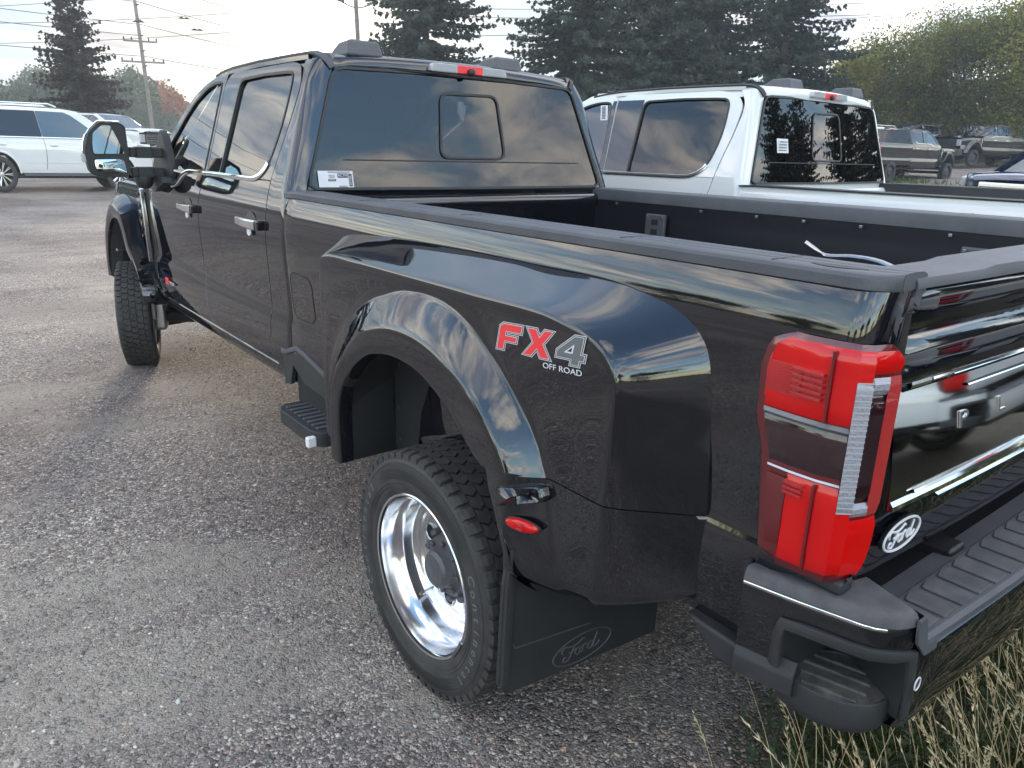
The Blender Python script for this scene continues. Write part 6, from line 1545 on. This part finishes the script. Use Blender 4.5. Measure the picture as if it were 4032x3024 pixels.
# ---------------- other vehicles ----------------
def copy_tree(o, parent=None, swap=None):
    c = o.copy(); COL.objects.link(c); c.parent = parent
    if swap and o.type == 'MESH':
        for i, sl_ in enumerate(c.material_slots):
            m_ = sl_.material
            if m_ is not None and m_.name in swap: sl_.link = 'OBJECT'; sl_.material = swap[m_.name]
    for ch in o.children: copy_tree(ch, c, swap)
    return c
def place(o, x, y, rz, sc=1.0, z=None):
    o.location = (x, y, float(gh(x, y)) if z is None else z); o.rotation_euler = (R(1.1)*math.cos(rz)-R(-2)*-math.sin(rz)*0, R(-2.0)*math.cos(rz), rz) if abs(x) > 8 else (0, 0, rz)
    o.scale = (sc, sc, sc)
white = empty('pickup_truck'); build_truck(white, M['white_paint'], False)
tag(white, 'white crew cab pickup parked right beside the black truck', 'pickup truck', 'trucks parked in the lot')
white.location = (2.695, -.368, .03); white.rotation_euler = (0, 0, .0349)
blk = {'white_paint': M['black_paint'], 'chrome': M['decal_black'], 'polished_aluminium': M['chassis'], 'machined_aluminium': M['chassis']}
# label on the white cab's rear window and side glass
def wl(x, z, w, h, nm='window_label'):
    gy_ = lambda x, z: yr(z)+.020*(x/.88)**2-.020-.003
    o = obj(nm, [(x, gy_(x, z), z), (x+w, gy_(x+w, z), z), (x+w, gy_(x+w, z+h), z+h), (x, gy_(x, z+h), z+h)], [(0, 1, 2, 3)], M['paper'], white, smooth=False)
    for i in range(4): obj('label_line', [(x+.012, gy_(x, z)-.001, z+.012+i*.017), (x+w-.02, gy_(x, z)-.001, z+.012+i*.017), (x+w-.02, gy_(x, z)-.001, z+.018+i*.017), (x+.012, gy_(x, z)-.001, z+.018+i*.017)], [(0, 1, 2, 3)], M['decal_grey'], o, smooth=False)
wl(-.60, 1.665, .125, .085)
pl_ = [(-(hws(z)-.006), y, z) for y, z in ((2.66, 1.86), (2.73, 1.86), (2.77, 1.965), (2.70, 1.965))]
lb_ = obj('side_window_label', pl_, [(0, 1, 2, 3)], M['paper'], white, smooth=False)
for i in range(9):
    z = 1.872+i*.0098; y = 2.685+i*.0036; obj('barcode_bar', [(-(hws(z)-.004), y, z), (-(hws(z)-.004), y+.035, z), (-(hws(z)-.004), y+.035, z+.005), (-(hws(z)-.004), y, z+.005)], [(0, 1, 2, 3)], M['ink'], lb_, smooth=False)
vt = [('black_pickup', None)]
def pk(x, y, az, sc, swap, label):
    o = copy_tree(white, None, swap); o.location = (0, 0, 0); tag(o, label, 'pickup truck', 'trucks parked in the lot'); place(o, x, y, R(-az), sc); return o
def suv_mesh(root, pm):
    """large three-row SUV, heading +y, rear axle at y=0"""
    P = root; wb = 3.11
    def sidew(z): return float(np.interp(z, [.38, .50, .75, 1.0, 1.12, 1.2, 1.9], [.95, .985, 1.0, 1.0, .985, .955, .74]))
    # lower body sides with wheel openings, as columns from the lower edge (arches included) to the belt
    ysx = np.unique(np.r_[np.linspace(-1.12, 4.10, 74), [-.47, .47, wb-.47, wb+.47]])
    for s in (-1, 1):
        rows = []
        for y in ysx:
            zl = .42
            for c in (0, wb):
                if abs(y-c) < .475: zl = max(zl, .39+.50*math.sqrt(max(0, 1-((y-c)/.475)**2)))
            belt = 1.19 if y < 2.6 else 1.19-.03*(y-2.6)
            top = belt if y < 3.0 else 1.17-.05*(y-3.0)
            nose = max(0, (y-3.5)/.6); tail = max(0, (-.9-y)/.22)
            r_ = [(s*(sidew(z)-.16*nose**2-.03*tail**2), y, z) for z in np.linspace(zl, top, 10)]
            rows.append(r_)
        loft('body_side', rows, pm, P, out=(s, 0, 0), solid=.02)
        for c in (0, wb):
            pth = [(s*1.0, c+.485*math.cos(t), .39+.51*math.sin(t)) for t in np.linspace(.05, math.pi-.05, 22)]
            sweep('wheel_arch_trim', pth, rect(.05, .03, .008), pm, P, up=(s, 0, 0))
            loft('wheel_well', [[(s*a, c+.48*math.cos(t), .39+.50*math.sin(t)) for t in np.linspace(0, math.pi, 18)] for a in (.98, .55)], M['liner'], P)
            w_ = empty('wheel'); w_.parent = P; w_.location = (s*.88, c, .39)
            tyre(w_, 0, 0, 0, s, R_=.395, w=.25, hero=False)
            # ten-spoke alloy rim
            ring = [(s*.11, .285), (s*.12, .275), (s*.085, .262), (s*.03, .26)]
            rows = [[(px, r2*math.cos(2*math.pi*i/40), r2*math.sin(2*math.pi*i/40)) for px, r2 in ring] for i in range(41)]
            loft('rim', rows, M['satin'], w_, ang=30)
            V = [(s*.02, .27*math.cos(t), .27*math.sin(t)) for t in np.linspace(0, 2*math.pi, 25)[:-1]]; obj('rim_back', V, [tuple(range(24))], M['dk'], w_, smooth=False)
            for k in range(10):
                a = 2*math.pi*k/10; 
                for q in (-.07, .07):
                    tube('spoke', [(s*.10, .05*math.cos(a), .05*math.sin(a)), (s*.105, .272*math.cos(a+q), .272*math.sin(a+q))], .013, M['satin'], w_, n=5)
            lathe('hub_cap', [(.0, .06), (.012, .05), (.014, .001)] if s < 0 else [(-.0, .06), (-.012, .05), (-.014, .001)], 16, (s*.11, 0, 0), M['satin'], w_)
        # glass house side: frame surface plus glass panes
        def gx(z): return float(np.interp(z, [1.17, 1.20, 1.80, 1.88], [.962, .950, .775, .70]))
        bl = [(-1.02, 1.20), (3.02, 1.18), (2.18, 1.78), (1.95, 1.82), (.5, 1.85), (-.72, 1.83), (-.95, 1.72)]
        ol = [(y, z) for y, z in bl]
        top = [(-1.06, 1.19), (-.99, 1.70), (-.80, 1.86), (.5, 1.885), (1.7, 1.865), (2.15, 1.82), (2.45, 1.66), (3.22, 1.165)]
        bt = [(-1.06, 1.19), (-.6, 1.19), (0, 1.19), (.7, 1.19), (1.4, 1.19), (2.0, 1.19), (2.6, 1.18), (3.22, 1.165)]
        T_ = lin(top, 60); B_ = lin(bt, 60); rows = []
        for t in np.linspace(0, 1, 8):
            q = B_*(1-t)+T_*t; rows.append([(s*gx(z), y, z) for y, z in q])
        loft('glasshouse_frame', rows, pm, P, out=(s, 0, 0))
        def pane(ol, mt, nm='side_window'):
            ol = fillet(ol, .035, 4, True); obj(nm, [(s*(gx(z)+.006), y, z) for y, z in ol], [tuple(range(len(ol)))], mt, P, smooth=False, solid=.004)
        pane([(-.92, 1.24), (-.16, 1.23), (-.16, 1.79), (-.70, 1.77), (-.86, 1.68)], M['privacy'])
        pane([(-.13, 1.23), (1.15, 1.225), (1.06, 1.80), (-.13, 1.795)], M['privacy'])
        pane([(1.16, 1.225), (2.72, 1.215), (2.30, 1.52), (1.98, 1.72), (1.80, 1.79), (1.07, 1.80)], M['clearglass'])
        sweep('belt_trim', [(s*(gx(1.2)+.012), y, 1.212) for y in (-.95, 2.75)], rect(.028, .012, .003), M['satin'], P, up=(s, 0, 0))
        for y0 in (.02, 1.32): 
            box('door_handle', (min(s*1.0, s*1.03), y0, 1.03), (max(s*1.0, s*1.03), y0+.20, 1.065), M['satin'], P, bevel=.01)
        for y0 in (-.02, 1.15, 2.62):
            sweep('door_gap', [(s*(sidew(z)+.001), y0+(.05*math.sin((z-.5)*4)), z) for z in np.linspace(.50, 1.18, 8)], rect(.010, .004), M['dk'], P, up=(s, 0, 0), smooth=False)
        sweep('door_crease', [(s*1.0, y, .66) for y in (.5, 2.62)], rect(.012, .008), pm, P, up=(s, 0, 0))
        box('running_board', (min(s*.90, s*1.04), .55, .355), (max(s*.90, s*1.04), 2.55, .40), M['iron'], P, bevel=.01)
        box('door_mirror', (min(s*.98, s*1.20), 2.55, 1.20), (max(s*.98, s*1.20), 2.70, 1.38), M['chrome'] if pm.name.startswith('white') else pm, P, bevel=.035, segs=3)
        sweep('roof_rail', [(s*.66, -.75, 1.90), (s*.66, -.6, 1.955), (s*.66, 1.45, 1.965), (s*.66, 1.65, 1.90)], rect(.045, .03, .008), M['satin'], P)
        prism('headlamp', fillet([(3.62, .95), (3.98, .90), (4.02, 1.06), (3.70, 1.12)], .03, 3, True), 'x', *sorted((s*.78, s*.985)), M['lens_clear'], P, bevel=.01)
        prism('corner_lamp', [(3.62, .92), (3.72, .91), (3.74, 1.06), (3.66, 1.08)], 'x', *sorted((s*.95, s*.995)), M['amber'], P, bevel=.005)
        prism('tail_light', fillet([(-1.14, .95), (-.96, .98), (-1.02, 1.35), (-1.12, 1.35)], .02, 3, True), 'x', *sorted((s*.80, s*.985)), M['red_lens'], P, bevel=.01)
    # roof, bonnet, screens, ends
    rows = [[(u*w, y, z+.035*(1-u*u)) for u in np.linspace(-1, 1, 15)] for y, z, w in ((-1.05, 1.72, .80), (-.98, 1.80, .76), (-.80, 1.87, .70), (.5, 1.90, .70), (1.7, 1.88, .70), (2.0, 1.85, .70), (2.2, 1.79, .72))]
    loft('roof', rows, pm, P, out=(0, 0, 1))
    rows = [[(u*(.74+.16*t), 2.18+1.05*t-.10*u*u, 1.80-.64*t+.02*(1-u*u)) for u in np.linspace(-1, 1, 13)] for t in np.linspace(0, 1, 6)]
    loft('windscreen', rows, M['clearglass'], P, out=(0, 1, 1))
    rows = [[(u*w, y-.07*u*u, z+.045*(1-u*u)) for u in np.linspace(-1, 1, 17)] for y, z, w in ((3.0, 1.165, .965), (3.3, 1.155, .96), (3.6, 1.135, .94), (3.9, 1.10, .89), (4.05, 1.06, .85), (4.10, 1.0, .83))]
    loft('bonnet', rows, pm, P, out=(0, 0, 1))
    box('grille', (-.60, 4.02, .66), (.60, 4.12, 1.0), M['satin'] if pm.name.startswith('white') else M['matte'], P, bevel=.03)
    for i in range(3): box('grille_bar', (-.56, 4.115, .71+i*.09), (.56, 4.135, .745+i*.09), M['chrome'], P, bevel=.008)
    prism('front_bumper', fillet([(-.95, 3.55), (-.88, 4.0), (-.5, 4.17), (.5, 4.17), (.88, 4.0), (.95, 3.55)], .1, 4, True), 'z', .38, .68, pm, P, bevel=.03)
    prism('rear_bumper', fillet([(-.99, -.8), (-.97, -1.12), (-.6, -1.20), (.6, -1.20), (.97, -1.12), (.99, -.8)], .08, 4, True), 'z', .40, .68, pm, P, bevel=.03)
    loft('tailgate', [[(u*w, y+.04*u*u, z) for u in np.linspace(-1, 1, 9)] for y, z, w in ((-1.16, .60, .93), (-1.18, .9, .94), (-1.15, 1.18, .93))], pm, P, out=(0, -1, 0))
    loft('rear_window', [[(u*w, y+.04*u*u, z) for u in np.linspace(-1, 1, 9)] for y, z, w in ((-1.15, 1.18, .90), (-1.04, 1.75, .77))], M['privacy'], P, out=(0, -1, 0))
    box('underbody', (-.85, -1.0, .30), (.85, 3.9, .44), M['chassis'], P, bevel=.02)
    box('cabin_floor', (-.90, -1.0, .80), (.90, 3.3, .90), M['dk'], P, bevel=0)
    for y in (.3, 1.35):
        for x in (-.42, .42): box('seat', (x-.26, y, .88), (x+.26, y+.18, 1.48), M['seat'], P, bevel=.05); box('head_restraint', (x-.13, y+.03, 1.50), (x+.13, y+.12, 1.66), M['seat'], P, bevel=.03)
    return root
suv = empty('suv'); suv_mesh(suv, M['white_paint'])
def sv(x, y, az, sc, swap, label, src=None):
    o = src or copy_tree(suv, None, swap); tag(o, label, 'SUV', 'SUVs parked in the lot'); place(o, x, y, R(-az), sc); return o
sv(-.28, 22.75, 91, 1.0, None, 'white SUV with roof rails at the far left, its flank to the camera', suv); suv.scale = (1, .88, 1.12)
pw = {'chrome': M['chrome']}
pk(3.5, 37.3, 150, 1.0, None, 'small distant white pickup facing the camera below the utility pole')
pk(26.1, 12.9, 92, .93, blk, 'black pickup seen from behind with red tail lamps, beyond the white bed')
pk(42.6, 14.1, 283, .93, blk, 'black pickup at the right edge facing the camera with a round white wheel-side lamp')
ch = {'white_paint': M['charcoal_paint'], 'chrome': M['decal_black'], 'polished_aluminium': M['chassis'], 'machined_aluminium': M['chassis']}
pk(43.6, 17.6, 293, .93, ch, 'charcoal pickup facing the camera, left of the black front-facing one')
sv(32.6, 16.8, 95, 1.0, None, 'white SUV of which only the roof shows over the black pickup')
sv(15.25, 2.05, 283, .95, {'white_paint': M['dark_blue_paint'], 'chrome': M['matte']}, 'dark blue car whose long bonnet shows at the right edge')
# the row behind the camera, seen mirrored in the glass and the chrome tailgate
pk(1.1, -6.2, 180, 1.0, blk, 'black pickup backed in opposite, mirrored in the rear window')
pk(8.6, -5.2, 180, 1.0, blk, 'second black pickup opposite, mirrored in the rear window')
pk(3.2, -3.75, 180, 1.0, None, 'white pickup backed in opposite, mirrored in the chrome tailgate panel')

# trees behind the camera: their mirror image lies in the glass and the paint
spruce('c', 18.0, 4.9, 33, 27.0, -13.5, 'spruce behind the opposite row of vehicles, nearest of three', rz=1.1, sc=.55)
spruce('b', 16.0, 4.6, 21, 30.5, -15.0, 'spruce behind the opposite row of vehicles, middle of three', rz=.6, sc=.72)
spruce('c', 18.0, 4.9, 33, 35.0, -16.0, 'spruce behind the opposite row of vehicles, farthest of three', rz=2.1, sc=.66)
spruce('b', 16.0, 4.6, 21, 31.5, -10.5, 'spruce behind the opposite row, left end of the line', rz=3.1, sc=.70)
spruce('c', 18.0, 4.9, 33, 30.0, -7.5, 'spruce behind the opposite row, smallest of the line', rz=5.1, sc=.55)
def tree_copies():
    src = [o for o in bpy.data.objects if o.parent is None and o.get('category') == 'tree' and o.name.startswith('maple_tree')]
    r_ = random.Random(4)
    for i, (x, y, s_) in enumerate(((-34, 6, .9), (-36, -6, .8), (-31, -17, .9), (-24, -27, .85), (-13, -33, .9), (-1, -36, .8), (12, -34, .9), (24, -30, 1.0), (37, -22, 1.0), (-38, 17, .85), (-40, 30, .9))):
        o = copy_tree(src[i % len(src)]); o.location = (x, y, float(gh(x, y))); o.rotation_euler.z = r_.random()*6; o.scale = (s_, s_, s_*.85)
        o['label'] = 'broadleaf tree on the far side of the lot behind the camera'; o['group'] = 'trees closing the lot behind the camera'
tree_copies()

# ---------------- the thin evening haze over the lot ----------------
hz = box('haze', (-110, -110, -2.6), (200, 240, 34), None, None, bevel=0, smooth=False); tag(hz, kind='stuff')
hm = bpy.data.materials.new('haze'); hm.use_nodes = True; ht = NT(hm.node_tree); hm.node_tree.nodes.clear()
pv = ht.n('ShaderNodeVolumePrincipled', {'Color': (.86, .92, 1.0, 1), 'Density': .0014, 'Anisotropy': .1}); om = ht.n('ShaderNodeOutputMaterial'); hm.node_tree.links.new(pv.outputs[0], om.inputs['Volume'])
hz.data.materials.append(hm)
